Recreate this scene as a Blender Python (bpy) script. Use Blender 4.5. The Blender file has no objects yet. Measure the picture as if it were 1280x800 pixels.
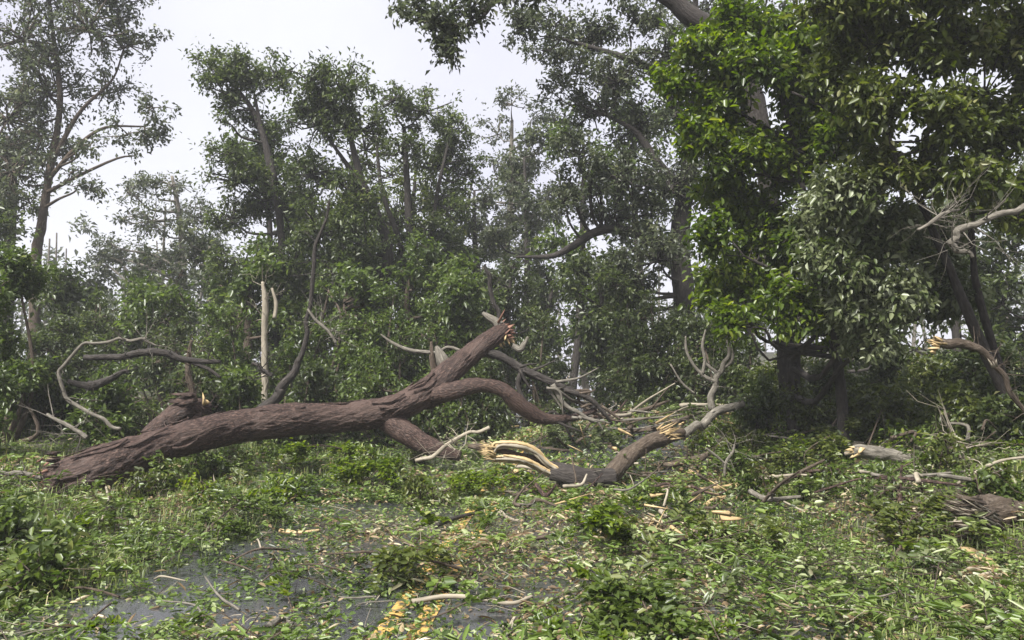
import bpy, math
import numpy as np

# ------------------------------------------------------------------ camera, sky, sun, exposure
SC = bpy.context.scene
COL = SC.collection
FPX, HORIZON, EYE = 1004.0, 450.0, 1.6
PITCH = math.atan((HORIZON - 400.0) / FPX)
cam_d = bpy.data.cameras.new('camera')
cam = bpy.data.objects.new('camera', cam_d)
COL.objects.link(cam)
cam.location = (0, 0, EYE)
cam.rotation_euler = (math.radians(90) + PITCH, 0, 0)
cam_d.sensor_width = 36.0
cam_d.lens = 36.0 * FPX / 1280.0
cam_d.clip_end = 2000
SC.camera = cam

SUN_EL, SUN_AZ = math.radians(54), math.radians(215)
world = bpy.data.worlds.new('World')
SC.world = world
world.use_nodes = True
wn, wl = world.node_tree.nodes, world.node_tree.links
bg = wn['Background']
bg.inputs['Strength'].default_value = 0.1
sky = wn.new('ShaderNodeTexSky')
sky.sky_type = 'NISHITA'
sky.sun_disc = False
sky.sun_elevation = SUN_EL
sky.sun_rotation = SUN_AZ
sky.dust_density = 4.0
sky.air_density = 1.0
tcw = wn.new('ShaderNodeTexCoord')
cn = wn.new('ShaderNodeTexNoise')
cn.inputs['Scale'].default_value = 2.2
cn.inputs['Detail'].default_value = 4
wl.new(tcw.outputs['Generated'], cn.inputs['Vector'])
cr = wn.new('ShaderNodeValToRGB')
cr.color_ramp.elements[0].position = 0.3
cr.color_ramp.elements[0].color = (0.80, 0.78, 0.88, 1)
cr.color_ramp.elements[1].position = 0.7
cr.color_ramp.elements[1].color = (1.0, 1.0, 1.0, 1)
wl.new(cn.outputs['Fac'], cr.inputs['Fac'])
cm = wn.new('ShaderNodeMix')
cm.data_type = 'RGBA'
cm.blend_type = 'MULTIPLY'
cm.inputs[0].default_value = 1.0
wl.new(cr.outputs['Color'], cm.inputs[6])
cm.inputs[7].default_value = (3.65, 3.65, 3.8, 1)
mx = wn.new('ShaderNodeMix')
mx.data_type = 'RGBA'
mx.inputs[0].default_value = 0.9
wl.new(sky.outputs['Color'], mx.inputs[6])
wl.new(cm.outputs[2], mx.inputs[7])
wl.new(mx.outputs[2], bg.inputs['Color'])

sun_d = bpy.data.lights.new('sun', 'SUN')
sun_d.energy = 4.0
sun_d.angle = math.radians(12)
sun_d.color = (1.0, 0.97, 0.92)
sun = bpy.data.objects.new('sun', sun_d)
COL.objects.link(sun)
# the sky's sun_rotation turns clockwise from +Y seen from above
sd = np.array([math.sin(SUN_AZ) * math.cos(SUN_EL), math.cos(SUN_AZ) * math.cos(SUN_EL), math.sin(SUN_EL)])
from mathutils import Vector
sun.rotation_euler = Vector(sd).to_track_quat('Z', 'Y').to_euler()

vs = SC.view_settings
vs.view_transform = 'Standard'
vs.look = 'None'
vs.exposure = 1.5
vs.gamma = 1
vs.use_curve_mapping = False
SC.render.engine = 'CYCLES'
cy = SC.cycles
cy.use_denoising = True
cy.max_bounces = 6
cy.diffuse_bounces = 3
cy.glossy_bounces = 2
cy.transmission_bounces = 3
cy.transparent_max_bounces = 4
cy.volume_bounces = 1
cy.sample_clamp_indirect = 4

# ------------------------------------------------------------------ helpers
def A(x):
    return np.asarray(x, float)

def nrm(v):
    return v / (np.linalg.norm(v, axis=-1, keepdims=True) + 1e-9)

def ray(px, py):
    u, v = (px - 640.0) / FPX, (400.0 - py) / FPX
    return A([u, math.cos(PITCH) - v * math.sin(PITCH), math.sin(PITCH) + v * math.cos(PITCH)])

def P(px, py, Y):
    """the point seen at photo pixel (px, py) whose depth is Y metres"""
    d = ray(px, py)
    t = Y / d[1]
    return A([d[0] * t, Y, EYE + d[2] * t])

_nd = np.random.default_rng(5)
_NDIR = nrm(_nd.normal(size=(40, 3)))
_NPH = _nd.uniform(0, 6.28, 40)
def nz(p, f, s=0, k=6):
    """cheap smooth noise, about -1..1"""
    p = np.asarray(p, float)
    o = 0
    for i in range(k):
        j = (s * 7 + i) % 40
        o = o + np.sin(p @ _NDIR[j] * f * (1 + 0.35 * i) + _NPH[j] + s)
    return o / (k ** 0.5 * 1.0)

def road_x(y):
    return -0.63 + 0.085 * (np.asarray(y, float) - 5.0)

def height(x, y):
    x = np.asarray(x, float); y = np.asarray(y, float)
    xr = x - road_x(y)
    s = np.maximum(0, xr - 3.6)
    h = 2.6 * (1 - np.exp(-s * 0.33 / 2.6))
    l = np.maximum(0, -xr - 3.6)
    h = h + 1.2 * (1 - np.exp(-l * 0.12 / 1.2))
    off = np.clip((np.abs(xr) - 3.2) / 1.2, 0, 1)
    pp = np.stack([x, y, 0 * x], -1)
    h = h + off * (0.06 * nz(pp, 1.3, 1) + 0.03 * nz(pp, 3.7, 2))
    # the heap of broken wood and brush that closes the road
    h = h + 0.62 * np.exp(-(((x - 2.7) / 2.3) ** 2 + ((y - 13.8) / 2.2) ** 2))
    return h

def G(px, py):
    """where the sight line of a photo pixel meets the ground"""
    d = ray(px, py)
    lo = 2.0
    t = lo
    while t < 80:
        p = A([0, 0, EYE]) + d * t
        if p[2] < height(p[0], p[1]):
            return p
        t += 0.04
    return p

def smooth(pts, n):
    """Catmull-Rom through the points (rows may carry a radius)"""
    pts = A(pts)
    if len(pts) < 3:
        t = np.linspace(0, 1, n)[:, None]
        return pts[0] * (1 - t) + pts[-1] * t
    q = np.vstack([2 * pts[0] - pts[1], pts, 2 * pts[-1] - pts[-2]])
    m = len(pts) - 1
    u = np.linspace(0, m - 1e-6, n)
    i = u.astype(int)
    f = (u - i)[:, None]
    p0, p1, p2, p3 = q[i], q[i + 1], q[i + 2], q[i + 3]
    return 0.5 * (2 * p1 + (p2 - p0) * f + (2 * p0 - 5 * p1 + 4 * p2 - p3) * f ** 2 + (3 * p1 - p0 - 3 * p2 + p3) * f ** 3)

class MB:
    """collects geometry, build() links it as ONE mesh object"""
    def __init__(s):
        s.V, s.Q, s.T, s.val, s.tc, s.n = [], [], [], [], [], 0
    def add(s, V, Q=None, T=None, val=None, tc=None):
        V = A(V)
        if Q is not None and len(Q): s.Q.append(np.asarray(Q, int) + s.n)
        if T is not None and len(T): s.T.append(np.asarray(T, int) + s.n)
        s.V.append(V)
        s.val.append(np.full(len(V), 0.5) if val is None else np.broadcast_to(A(val), (len(V),)))
        s.tc.append(V if tc is None else tc)
        s.n += len(V)
        return s
    def mesh(s, name, mat, origin=(0, 0, 0), smooth_=True):
        V = np.concatenate(s.V) - A(origin)
        Q = np.concatenate(s.Q) if s.Q else np.zeros((0, 4), int)
        T = np.concatenate(s.T) if s.T else np.zeros((0, 3), int)
        me = bpy.data.meshes.new(name)
        me.vertices.add(len(V))
        me.vertices.foreach_set('co', V.astype(np.float32).ravel())
        lv = np.concatenate([Q.ravel(), T.ravel()]).astype(np.int32)
        me.loops.add(len(lv))
        me.loops.foreach_set('vertex_index', lv)
        ls = np.concatenate([np.arange(len(Q)) * 4, len(Q) * 4 + np.arange(len(T)) * 3]).astype(np.int32)
        me.polygons.add(len(ls))
        me.polygons.foreach_set('loop_start', ls)
        if smooth_:
            me.polygons.foreach_set('use_smooth', np.ones(len(ls), bool))
        me.update(calc_edges=True)
        at = me.attributes.new('v', 'FLOAT', 'POINT')
        at.data.foreach_set('value', np.concatenate(s.val).astype(np.float32))
        at = me.attributes.new('tc', 'FLOAT_VECTOR', 'POINT')
        at.data.foreach_set('vector', np.concatenate(s.tc).astype(np.float32).ravel())
        me.materials.append(mat)
        return me
    def build(s, name, mat, parent=None, smooth_=True, origin=None):
        o_ = A(parent.location) if parent is not None else (A(origin) if origin is not None else A([0, 0, 0]))
        if parent is not None and parent.parent is not None:
            o_ = A(parent.parent.location) + o_
        me = s.mesh(name, mat, o_, smooth_)
        o = bpy.data.objects.new(name, me)
        COL.objects.link(o)
        if parent is not None: o.parent = parent
        elif origin is not None: o.location = tuple(origin)
        return o

def tag(o, label, cat, group=None):
    o['label'] = label
    o['category'] = cat
    if group: o['group'] = group
    return o

def thing(name, label, cat, loc, group=None):
    o = bpy.data.objects.new(name, None)
    COL.objects.link(o)
    o.location = tuple(loc)
    o.empty_display_size = 0.2
    bpy.context.view_layer.update() if False else None
    return tag(o, label, cat, group)

def stuff(o):
    o['kind'] = 'stuff'
    return o

def struct(o):
    o['kind'] = 'structure'
    return o

def tube(mb, pts, rad, sides=8, n=None, rough=0.0, rf=6.0, seed=0, cap=True, knob=0.0, wob=0.0, zs=.2):
    """a tapered limb through pts (k,3) with radii rad (k)"""
    pr = np.hstack([A(pts), A(rad)[:, None]])
    n = n or max(4, len(pr) * 4)
    pr = smooth(pr, n)
    C, R = pr[:, :3], np.maximum(pr[:, 3], 0.0008)
    if wob > 0:
        C = C + wob * R[:, None] * np.stack([nz(C, 2.6, seed + q_, 4) + .35 * nz(C, 7., seed + q_ + 3, 4) for q_ in range(3)], -1)
    T = nrm(np.gradient(C, axis=0))
    up = A([0, 0, 1]) if abs(T[0][2]) < 0.9 else A([1, 0, 0])
    N = np.zeros_like(C)
    v = up
    for i in range(n):
        v = v - T[i] * (v @ T[i])
        v = v / (np.linalg.norm(v) + 1e-9)
        N[i] = v
    B = np.cross(T, N)
    a = np.linspace(0, 2 * math.pi, sides, endpoint=False)
    ca, sa = np.cos(a), np.sin(a)
    L = np.concatenate([[0], np.cumsum(np.linalg.norm(np.diff(C, axis=0), axis=1))])
    ring = N[:, None, :] * ca[None, :, None] + B[:, None, :] * sa[None, :, None]
    rr = R[:, None] * np.ones(sides)[None]
    tcx = np.stack([np.broadcast_to(ca * R.mean(), (n, sides)), np.broadcast_to(sa * R.mean(), (n, sides)),
                    np.broadcast_to(L[:, None], (n, sides))], -1)
    if rough > 0:
        q = tcx * A([1, 1, zs]) + seed
        r1 = nz(q, 2.2 * rf / R.mean(), seed + 1)
        rid = 1 - np.abs(nz(q * A([1, 1, .5]), rf * 3.2 / R.mean(), seed + 3))
        rr = rr * (1 + rough * (0.5 * r1 + 0.7 * (rid - 0.5)))
    if knob > 0:
        rr = rr * (1 + knob * nz(C, 3.0, seed, 4)[:, None])
    V = (C[:, None, :] + ring * rr[..., None]).reshape(-1, 3)
    i = np.arange(n - 1)[:, None] * sides
    j = np.arange(sides)[None]
    j2 = (j + 1) % sides
    Q = np.stack([i + j, i + j2, i + sides + j2, i + sides + j], -1).reshape(-1, 4)
    Tt = None
    tc = tcx.reshape(-1, 3)
    if cap:
        V = np.vstack([V, C[0], C[-1]])
        tc = np.vstack([tc, [0, 0, 0], [0, 0, L[-1]]])
        k = n * sides
        jj = np.arange(sides); jn = (jj + 1) % sides
        Tt = np.vstack([np.stack([jn, jj, np.full(sides, k)], -1),
                        np.stack([(n - 1) * sides + jj, (n - 1) * sides + jn, np.full(sides, k + 1)], -1)])
    mb.add(V, Q, Tt, val=0.5, tc=tc)
    return C, R

def twigs(mb, S, E, r0, r1, rng, bend=0.12, seg=2):
    """many thin three-sided twigs from S to E with a bent middle"""
    S, E = A(S), A(E)
    n = len(S)
    if not n: return
    L = np.linalg.norm(E - S, axis=1, keepdims=True)
    M = (S + E) / 2 + rng.normal(size=(n, 3)) * L * bend
    T = nrm(E - S)
    r = rng.normal(size=(n, 3))
    N = nrm(r - T * (r * T).sum(1, keepdims=True))
    B = np.cross(T, N)
    r0 = np.broadcast_to(A(r0), (n,)); r1 = np.broadcast_to(A(r1), (n,))
    rings = []
    for c, rad in (((S, r0), (M, (r0 + r1) / 2), (E, r1)) if seg == 2 else ((S, r0), (E, r1))):
        for k in range(3):
            an = k * 2.0944
            rings.append(c + (N * math.cos(an) + B * math.sin(an)) * rad[:, None])
    V = np.stack(rings, 1).reshape(-1, 3)
    q = []
    for a in ((0, 3) if seg == 2 else (0,)):
        for k in range(3):
            q.append([a + k, a + (k + 1) % 3, a + 3 + (k + 1) % 3, a + 3 + k])
    Q = (np.arange(n)[:, None, None] * (9 if seg == 2 else 6) + A(q).astype(int)[None]).reshape(-1, 4)
    mb.add(V, Q)

def leaves(mb, pos, dr, up, ln, wd, val, fold=0.25, fine=False, curl=0.0):
    """pointed leaves, folded along the midrib: 2 triangles each, or 2 quads when fine"""
    dr = nrm(dr)
    sd_ = nrm(np.cross(dr, up))
    nn = np.cross(sd_, dr)
    ln = np.broadcast_to(A(ln), (len(pos),))[:, None]
    w = np.broadcast_to(A(wd), (len(pos),))[:, None] * ln
    if not fine:
        b = pos
        t = pos + dr * ln - nn * ln * curl
        m = pos + dr * ln * 0.45
        l = m + sd_ * w * 0.5 + nn * w * fold
        r = m - sd_ * w * 0.5 + nn * w * fold
        V = np.stack([b, l, t, r], 1).reshape(-1, 3)
        k = np.arange(len(pos))[:, None] * 4
        T = np.concatenate([k + A([[0, 2, 1]]).astype(int), k + A([[0, 3, 2]]).astype(int)])
        mb.add(V, None, T, val=np.repeat(val, 4))
    else:
        b = pos
        t = pos + dr * ln - nn * ln * curl
        m1, m2 = pos + dr * ln * 0.3, pos + dr * ln * 0.68 - nn * ln * curl * .4
        l1 = m1 + sd_ * w * 0.46 + nn * w * fold
        l2 = m2 + sd_ * w * 0.40 + nn * w * fold
        r1 = m1 - sd_ * w * 0.46 + nn * w * fold
        r2 = m2 - sd_ * w * 0.40 + nn * w * fold
        V = np.stack([b, l1, l2, t, r2, r1], 1).reshape(-1, 3)
        k = np.arange(len(pos))[:, None] * 6
        Q = np.concatenate([k + A([[0, 3, 2, 1]]).astype(int), k + A([[0, 5, 4, 3]]).astype(int)])
        mb.add(V, Q, None, val=np.repeat(val, 6))

# ------------------------------------------------------------------ materials
def new_mat(name):
    m = bpy.data.materials.new(name)
    m.use_nodes = True
    n, l = m.node_tree.nodes, m.node_tree.links
    return m, n, l, n['Principled BSDF']

def ramp(n, stops):
    r = n.new('ShaderNodeValToRGB')
    e = r.color_ramp.elements
    while len(e) > 1: e.remove(e[0])
    e[0].position, e[0].color = stops[0][0], (*stops[0][1], 1)
    for p, c in stops[1:]:
        x = e.new(p)
        x.color = (*c, 1)
    return r

def leaf_mat(name, stops, rough=0.42, trans=0.35, spec=0.5):
    m, n, l, b = new_mat(name)
    a = n.new('ShaderNodeAttribute'); a.attribute_name = 'v'
    r = ramp(n, stops)
    l.new(a.outputs['Fac'], r.inputs['Fac'])
    l.new(r.outputs['Color'], b.inputs['Base Color'])
    b.inputs['Roughness'].default_value = rough
    b.inputs['Specular IOR Level'].default_value = spec
    t = n.new('ShaderNodeBsdfTranslucent')
    h = n.new('ShaderNodeHueSaturation')
    h.inputs['Saturation'].default_value = 1.15
    h.inputs['Value'].default_value = 1.5
    l.new(r.outputs['Color'], h.inputs['Color'])
    l.new(h.outputs['Color'], t.inputs['Color'])
    mixs = n.new('ShaderNodeMixShader')
    mixs.inputs[0].default_value = trans
    l.new(b.outputs[0], mixs.inputs[1])
    l.new(t.outputs[0], mixs.inputs[2])
    l.new(mixs.outputs[0], n['Material Output'].inputs['Surface'])
    return m

def bark_mat(name, dark, mid, light, scale=14.0, stretch=0.18, bump=0.6, dist=0.02, rough=0.85, moss=None):
    m, n, l, b = new_mat(name)
    a = n.new('ShaderNodeAttribute'); a.attribute_name = 'tc'
    mp = n.new('ShaderNodeMapping')
    mp.inputs['Scale'].default_value = (scale, scale, scale * stretch)
    l.new(a.outputs['Vector'], mp.inputs['Vector'])
    no = n.new('ShaderNodeTexNoise')
    no.inputs['Scale'].default_value = 1.0
    no.inputs['Detail'].default_value = 6
    no.inputs['Roughness'].default_value = 0.65
    l.new(mp.outputs[0], no.inputs['Vector'])
    r = ramp(n, [(0.28, dark), (0.5, mid), (0.72, light)])
    l.new(no.outputs['Fac'], r.inputs['Fac'])
    n2 = n.new('ShaderNodeTexNoise')
    n2.inputs['Scale'].default_value = 2.3
    n2.inputs['Detail'].default_value = 3
    l.new(a.outputs['Vector'], n2.inputs['Vector'])
    mx_ = n.new('ShaderNodeMix'); mx_.data_type = 'RGBA'
    rr = ramp(n, [(0.45, (0, 0, 0)), (0.7, (1, 1, 1))])
    l.new(n2.outputs['Fac'], rr.inputs['Fac'])
    l.new(rr.outputs['Color'], mx_.inputs[0])
    l.new(r.outputs['Color'], mx_.inputs[6])
    if moss:
        mx_.inputs[7].default_value = (*moss, 1)
    else:
        mx_.inputs[7].default_value = (*(A(mid) * 0.8), 1)
    l.new(mx_.outputs[2], b.inputs['Base Color'])
    b.inputs['Roughness'].default_value = rough
    b.inputs['Specular IOR Level'].default_value = 0.3
    bu = n.new('ShaderNodeBump')
    bu.inputs['Strength'].default_value = bump
    bu.inputs['Distance'].default_value = dist
    l.new(no.outputs['Fac'], bu.inputs['Height'])
    l.new(bu.outputs[0], b.inputs['Normal'])
    return m

M = {}
M['canopy_far'] = leaf_mat('leaf_grey_green', [(0, (.026, .034, .020)), (.5, (.062, .075, .038)), (.85, (.105, .12, .06)), (1, (.16, .17, .10))], .42, .45)
M['canopy_dark'] = leaf_mat('leaf_dark_green', [(0, (.020, .030, .010)), (.5, (.056, .076, .023)), (.85, (.100, .128, .038)), (1, (.16, .18, .07))], .38, .45)
M['canopy_mid'] = leaf_mat('leaf_mid_green', [(0, (.026, .042, .011)), (.5, (.070, .102, .024)), (.85, (.12, .16, .038)), (1, (.19, .21, .08))], .38, .45)
M['canopy_bright'] = leaf_mat('leaf_bright_green', [(0, (.024, .042, .007)), (.45, (.072, .112, .014)), (.8, (.14, .185, .022)), (1, (.23, .26, .05))], .36, .5)
M['canopy_olive'] = leaf_mat('leaf_olive', [(0, (.024, .034, .009)), (.5, (.068, .090, .018)), (.85, (.12, .14, .030)), (1, (.22, .22, .10))], .4, .42)
M['canopy_pale'] = leaf_mat('leaf_pale_grey_green', [(0, (.030, .046, .014)), (.35, (.068, .092, .030)), (.65, (.14, .16, .075)), (1, (.30, .33, .22))], .36, .35)
M['litter'] = leaf_mat('leaf_litter', [(0, (.022, .034, .010)), (.2, (.056, .092, .016)), (.45, (.112, .168, .030)), (.62, (.185, .235, .070)), (.76, (.30, .33, .19)), (.82, (.085, .056, .032)), (.90, (.20, .14, .075)), (.96, (.34, .27, .16)), (1, (.46, .40, .27))], .42, .3)
M['grass'] = leaf_mat('grass_blade', [(0, (.040, .055, .012)), (.5, (.10, .135, .026)), (.85, (.16, .19, .045)), (1, (.30, .26, .12))], .5, .35)
M['bark_fallen'] = bark_mat('bark_reddish', (.005, .0028, .0022), (.032, .0165, .0118), (.15, .098, .078), 60, .34, 1.0, .03, rough=.52, moss=(.078, .050, .040))
M['bark_dark'] = bark_mat('bark_dark', (.010, .009, .008), (.030, .025, .022), (.075, .066, .058), 42, .26, 1.0, .025)
M['bark_brown'] = bark_mat('bark_brown', (.022, .016, .011), (.065, .048, .034), (.15, .122, .095), 42, .26, 1.0, .025)
M['bark_grey'] = bark_mat('bark_grey', (.045, .040, .032), (.12, .108, .088), (.24, .22, .185), 44, .24, .9, .02)
M['bark_pale'] = bark_mat('bark_pale', (.10, .085, .062), (.24, .21, .16), (.38, .34, .27), 22, .15, .5, .01)
M['wood_raw'] = bark_mat('torn_wood', (.13, .085, .042), (.37, .27, .135), (.56, .45, .27), 46, .05, .8, .01, .7)
M['wood_red'] = bark_mat('torn_red_wood', (.06, .028, .02), (.17, .085, .06), (.32, .20, .14), 30, .06, .8, .01, .7)

def soil_mat():
    m, n, l, b = new_mat('forest_soil')
    tc = n.new('ShaderNodeTexCoord')
    no = n.new('ShaderNodeTexNoise'); no.inputs['Scale'].default_value = 1.7; no.inputs['Detail'].default_value = 8
    no.inputs['Roughness'].default_value = .7
    l.new(tc.outputs['Object'], no.inputs['Vector'])
    r = ramp(n, [(.3, (.018, .016, .010)), (.5, (.034, .034, .017)), (.7, (.060, .052, .030))])
    l.new(no.outputs['Fac'], r.inputs['Fac'])
    l.new(r.outputs['Color'], b.inputs['Base Color'])
    b.inputs['Roughness'].default_value = .9
    n2 = n.new('ShaderNodeTexNoise'); n2.inputs['Scale'].default_value = 26; n2.inputs['Detail'].default_value = 5
    l.new(tc.outputs['Object'], n2.inputs['Vector'])
    bu = n.new('ShaderNodeBump'); bu.inputs['Strength'].default_value = .9; bu.inputs['Distance'].default_value = .04
    l.new(n2.outputs['Fac'], bu.inputs['Height']); l.new(bu.outputs[0], b.inputs['Normal'])
    return m

def asphalt_mat():
    m, n, l, b = new_mat('wet_asphalt')
    tc = n.new('ShaderNodeTexCoord')
    fi = n.new('ShaderNodeTexNoise'); fi.inputs['Scale'].default_value = 95; fi.inputs['Detail'].default_value = 3
    l.new(tc.outputs['Object'], fi.inputs['Vector'])
    bi = n.new('ShaderNodeTexNoise'); bi.inputs['Scale'].default_value = 1.3; bi.inputs['Detail'].default_value = 5
    l.new(tc.outputs['Object'], bi.inputs['Vector'])
    r = ramp(n, [(.3, (.020, .021, .023)), (.5, (.040, .041, .046)), (.72, (.10, .102, .108))])
    l.new(fi.outputs['Fac'], r.inputs['Fac'])
    l.new(r.outputs['Color'], b.inputs['Base Color'])
    rr = ramp(n, [(.40, (.05, .05, .05)), (.60, (.34, .34, .34))])
    l.new(bi.outputs['Fac'], rr.inputs['Fac'])
    l.new(rr.outputs['Color'], b.inputs['Roughness'])
    b.inputs['Coat Weight'].default_value = .8
    b.inputs['Coat Roughness'].default_value = .08
    b.inputs['Coat IOR'].default_value = 1.33
    bu = n.new('ShaderNodeBump'); bu.inputs['Strength'].default_value = .18; bu.inputs['Distance'].default_value = .004
    l.new(fi.outputs['Fac'], bu.inputs['Height']); l.new(bu.outputs[0], b.inputs['Normal'])
    return m

def paint_mat():
    m, n, l, b = new_mat('worn_yellow_paint')
    tc = n.new('ShaderNodeTexCoord')
    no = n.new('ShaderNodeTexNoise'); no.inputs['Scale'].default_value = 14; no.inputs['Detail'].default_value = 6
    l.new(tc.outputs['Object'], no.inputs['Vector'])
    r = ramp(n, [(.40, (.07, .06, .05)), (.5, (.34, .21, .055)), (.7, (.46, .31, .10))])
    l.new(no.outputs['Fac'], r.inputs['Fac'])
    l.new(r.outputs['Color'], b.inputs['Base Color'])
    b.inputs['Roughness'].default_value = .5
    return m
M['soil'], M['asphalt'], M['paint'] = soil_mat(), asphalt_mat(), paint_mat()

# ------------------------------------------------------------------ ground, road, markings
def axis(a, b, fine0, fine1, df, dc):
    return np.concatenate([np.arange(a, fine0, dc), np.arange(fine0, fine1, df), np.arange(fine1, b + .01, dc)])
gx, gy = axis(-110, 110, -16, 16, .3, 3.0), axis(-30, 150, 0, 26, .3, 3.0)
XX, YY = np.meshgrid(gx, gy)
ZZ = height(XX, YY)
V = np.stack([XX, YY, ZZ], -1).reshape(-1, 3)
w_, h_ = len(gx), len(gy)
ii = (np.arange(h_ - 1)[:, None] * w_ + np.arange(w_ - 1)[None]).ravel()
ground = struct(MB().add(V, np.stack([ii, ii + 1, ii + 1 + w_, ii + w_], -1)).build('ground', M['soil']))

def ribbon(x0, x1, y0, y1, lift, n=160, cols=9):
    ys = np.linspace(y0, y1, n)
    us = np.linspace(x0, x1, cols)
    X = road_x(ys)[:, None] + us[None]
    Yv = np.broadcast_to(ys[:, None], X.shape)
    V = np.stack([X, Yv, height(X, Yv) + lift], -1).reshape(-1, 3)
    ii = (np.arange(n - 1)[:, None] * cols + np.arange(cols - 1)[None]).ravel()
    return MB().add(V, np.stack([ii, ii + 1, ii + 1 + cols, ii + cols], -1))
road = struct(ribbon(-3.1, 3.1, -12, 80, .012, 460, 32).build('road', M['asphalt']))
for u in (-.155, .045):
    ribbon(u, u + .11, -12, 80, .018, 460, 3).build('centre_line', M['paint'], road)

# ------------------------------------------------------------------ trees and shrubs
DENS = 1.5
def thin(Y):
    return .58 if Y > 17 else .85
def crown(rng, clumps, leaf, n_leaf, per_twig=9, spread=1.3, wd=.5, fine=False, droop=.25, vshift=0.0, shell=.45):
    """clumps: rows (x,y,z,rx,ry,rz). Returns leaf builder, twig builder"""
    lm, tm = MB(), MB()
    cl = A(clumps)
    vol = (cl[:, 3] * cl[:, 4] * cl[:, 5]) ** (2 / 3)
    share = vol / vol.sum()
    for c, s in zip(cl, share):
        n = max(30, int(n_leaf * (DENS if fine else 1.22) * s))
        nt = max(5, n // per_twig)
        R = c[3:6]
        R = R * A([1, 1, 1.25])
        ns = int(np.clip(nt // (8 if fine else 5), 4, 26))
        su = nrm(rng.normal(size=(ns, 3))) * (rng.random((ns, 1)) ** .42) * (.95 if fine else 1.1)
        sub = c[:3] + su * R
        near = rng.integers(0, ns, nt)
        st = sub[near]
        sr = (R.mean() * rng.uniform(.25, .75, ns) * (.72 if fine else .62))[near][:, None]
        end = st + nrm(rng.normal(size=(nt, 3))) * (rng.random((nt, 1)) ** shell) * sr * A([1.1, 1.1, .75])
        stray = rng.random(nt) < (.36 if fine else .25)
        end[stray] += rng.normal(size=(int(stray.sum()), 3)) * R * .35
        mr = R.mean()
        twigs(tm, np.broadcast_to(c[:3] - A([0, 0, .2]) * R, sub.shape), sub, mr * .030 + .005, mr * .016 + .004, rng)
        fe = slice(None) if fine else slice(None, None, 2)
        twigs(tm, st[fe], end[fe], mr * .010 + .003, .002, rng, seg=1)
        k = rng.integers(0, nt, n)
        t = rng.uniform(.3, 1.08, n)[:, None]
        pos = st[k] * (1 - t) + end[k] * t + rng.normal(size=(n, 3)) * leaf * spread * .6
        tw = nrm(end - st)[k]
        dr = nrm(tw * .6 + rng.normal(size=(n, 3)) * .6 + A([0, 0, -droop]))
        up = rng.normal(size=(n, 3)) * .55 + A([0, 0, 1])
        tv = rng.normal(size=nt) * .13
        val = np.clip(.42 + vshift + rng.normal(size=n) * .17 + tv[k] + rng.normal() * .07, 0, 1)
        ln = leaf * np.clip(np.exp(rng.normal(size=n) * .3), .45, 1.5)
        leaves(lm, pos, dr, up, ln, wd, val, fine=fine, curl=.12)
    return lm, tm

def make_tree(name, label, cat, group, base, trunk, clumps, leaf, n_leaf, lmat, bmat, seed, limbs=None, fine=False,
              per_twig=9, droop=.25, vshift=0., wd=.5, sides=10, own_limbs=True, shell=.45, spread=1.3):
    """trunk: rows (x,y,z,r); limbs: extra list of rows (x,y,z,r); a limb grows to every clump"""
    rng = np.random.default_rng(seed)
    root = thing(name, label, cat, base, group)
    mb = MB()
    trunk = A(trunk)
    C, R = tube(mb, trunk[:, :3], trunk[:, 3], sides, len(trunk) * 6, .12, 3.0, seed, knob=.06)
    for lb in (limbs or []):
        lb = A(lb)
        m2 = MB()
        tube(m2, lb[:, :3], lb[:, 3], 8, len(lb) * 5, .12, 3.0, seed + 1, knob=.08)
        m2.build('limb', bmat, root)
    mb.build('trunk', bmat, root)
    lm, tm = crown(rng, clumps, leaf, n_leaf, per_twig, wd=wd, fine=fine, droop=droop, vshift=vshift, shell=shell, spread=spread)
    if own_limbs:
        srcC, srcR = [C], [R]
        for lb in (limbs or []):
            lb = smooth(lb, 16)
            srcC.append(lb[:, :3]); srcR.append(lb[:, 3])
        srcC, srcR = np.vstack(srcC), np.concatenate(srcR)
        for c in A(clumps):
            e = c[:3] - A([0, 0, .25]) * c[5]
            d = srcC - e
            dist = np.linalg.norm(d, axis=1) + np.maximum(0, srcC[:, 2] - e[2] + .25 * np.hypot(d[:, 0], d[:, 1])) * 2.0
            k = int(dist.argmin())
            s, r = srcC[k], srcR[k]
            L = np.linalg.norm(e - s)
            if L < .05: continue
            mid = (s + e) / 2 + A([0, 0, -.10 * L]) + rng.normal(size=3) * .09 * L
            m75 = s * .22 + e * .78 + rng.normal(size=3) * .05 * L
            r0 = min(r * .6, .012 + .022 * L)
            m2 = MB()
            tube(m2, [s, mid, m75, e], [r0, r0 * .75, r0 * .5, r0 * .25], 5, 10, cap=False)
            m2.build('limb', bmat, root)
    if tm.V:
        o = tm.build('twigs', bmat, root); o['kind'] = 'stuff'
    o = lm.build('crown', lmat, root)
    return root

def pix_clumps(lst, Y, rng, dj=.5, df=1.0):
    out = []
    for c in lst:
        y = Y if len(c) < 5 else c[4]
        y = y + rng.uniform(-1, 1) * dj
        p = P(c[0], c[1], y)
        k = y / FPX
        out.append([*p, c[2] * k, (c[2] + c[3]) / 2 * k * df, c[3] * k])
    o_ = A(out)
    n = len(o_)
    for q in range(int(n * 1.1)):
        i = int(rng.integers(0, n))
        d = np.linalg.norm(o_[:, :3] - o_[i, :3], axis=1)
        j = int(np.argsort(d)[min(n - 1, int(rng.integers(1, 4)))])
        if d[j] > 3.2 * o_[i, 3]: continue
        f = rng.uniform(.3, .7)
        b_ = o_[i] * (1 - f) + o_[j] * f
        b_[:3] += rng.normal(size=3) * .25 * b_[3]
        b_[3:] *= rng.uniform(.35, .75)
        out.append(list(b_))
    return out

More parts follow.
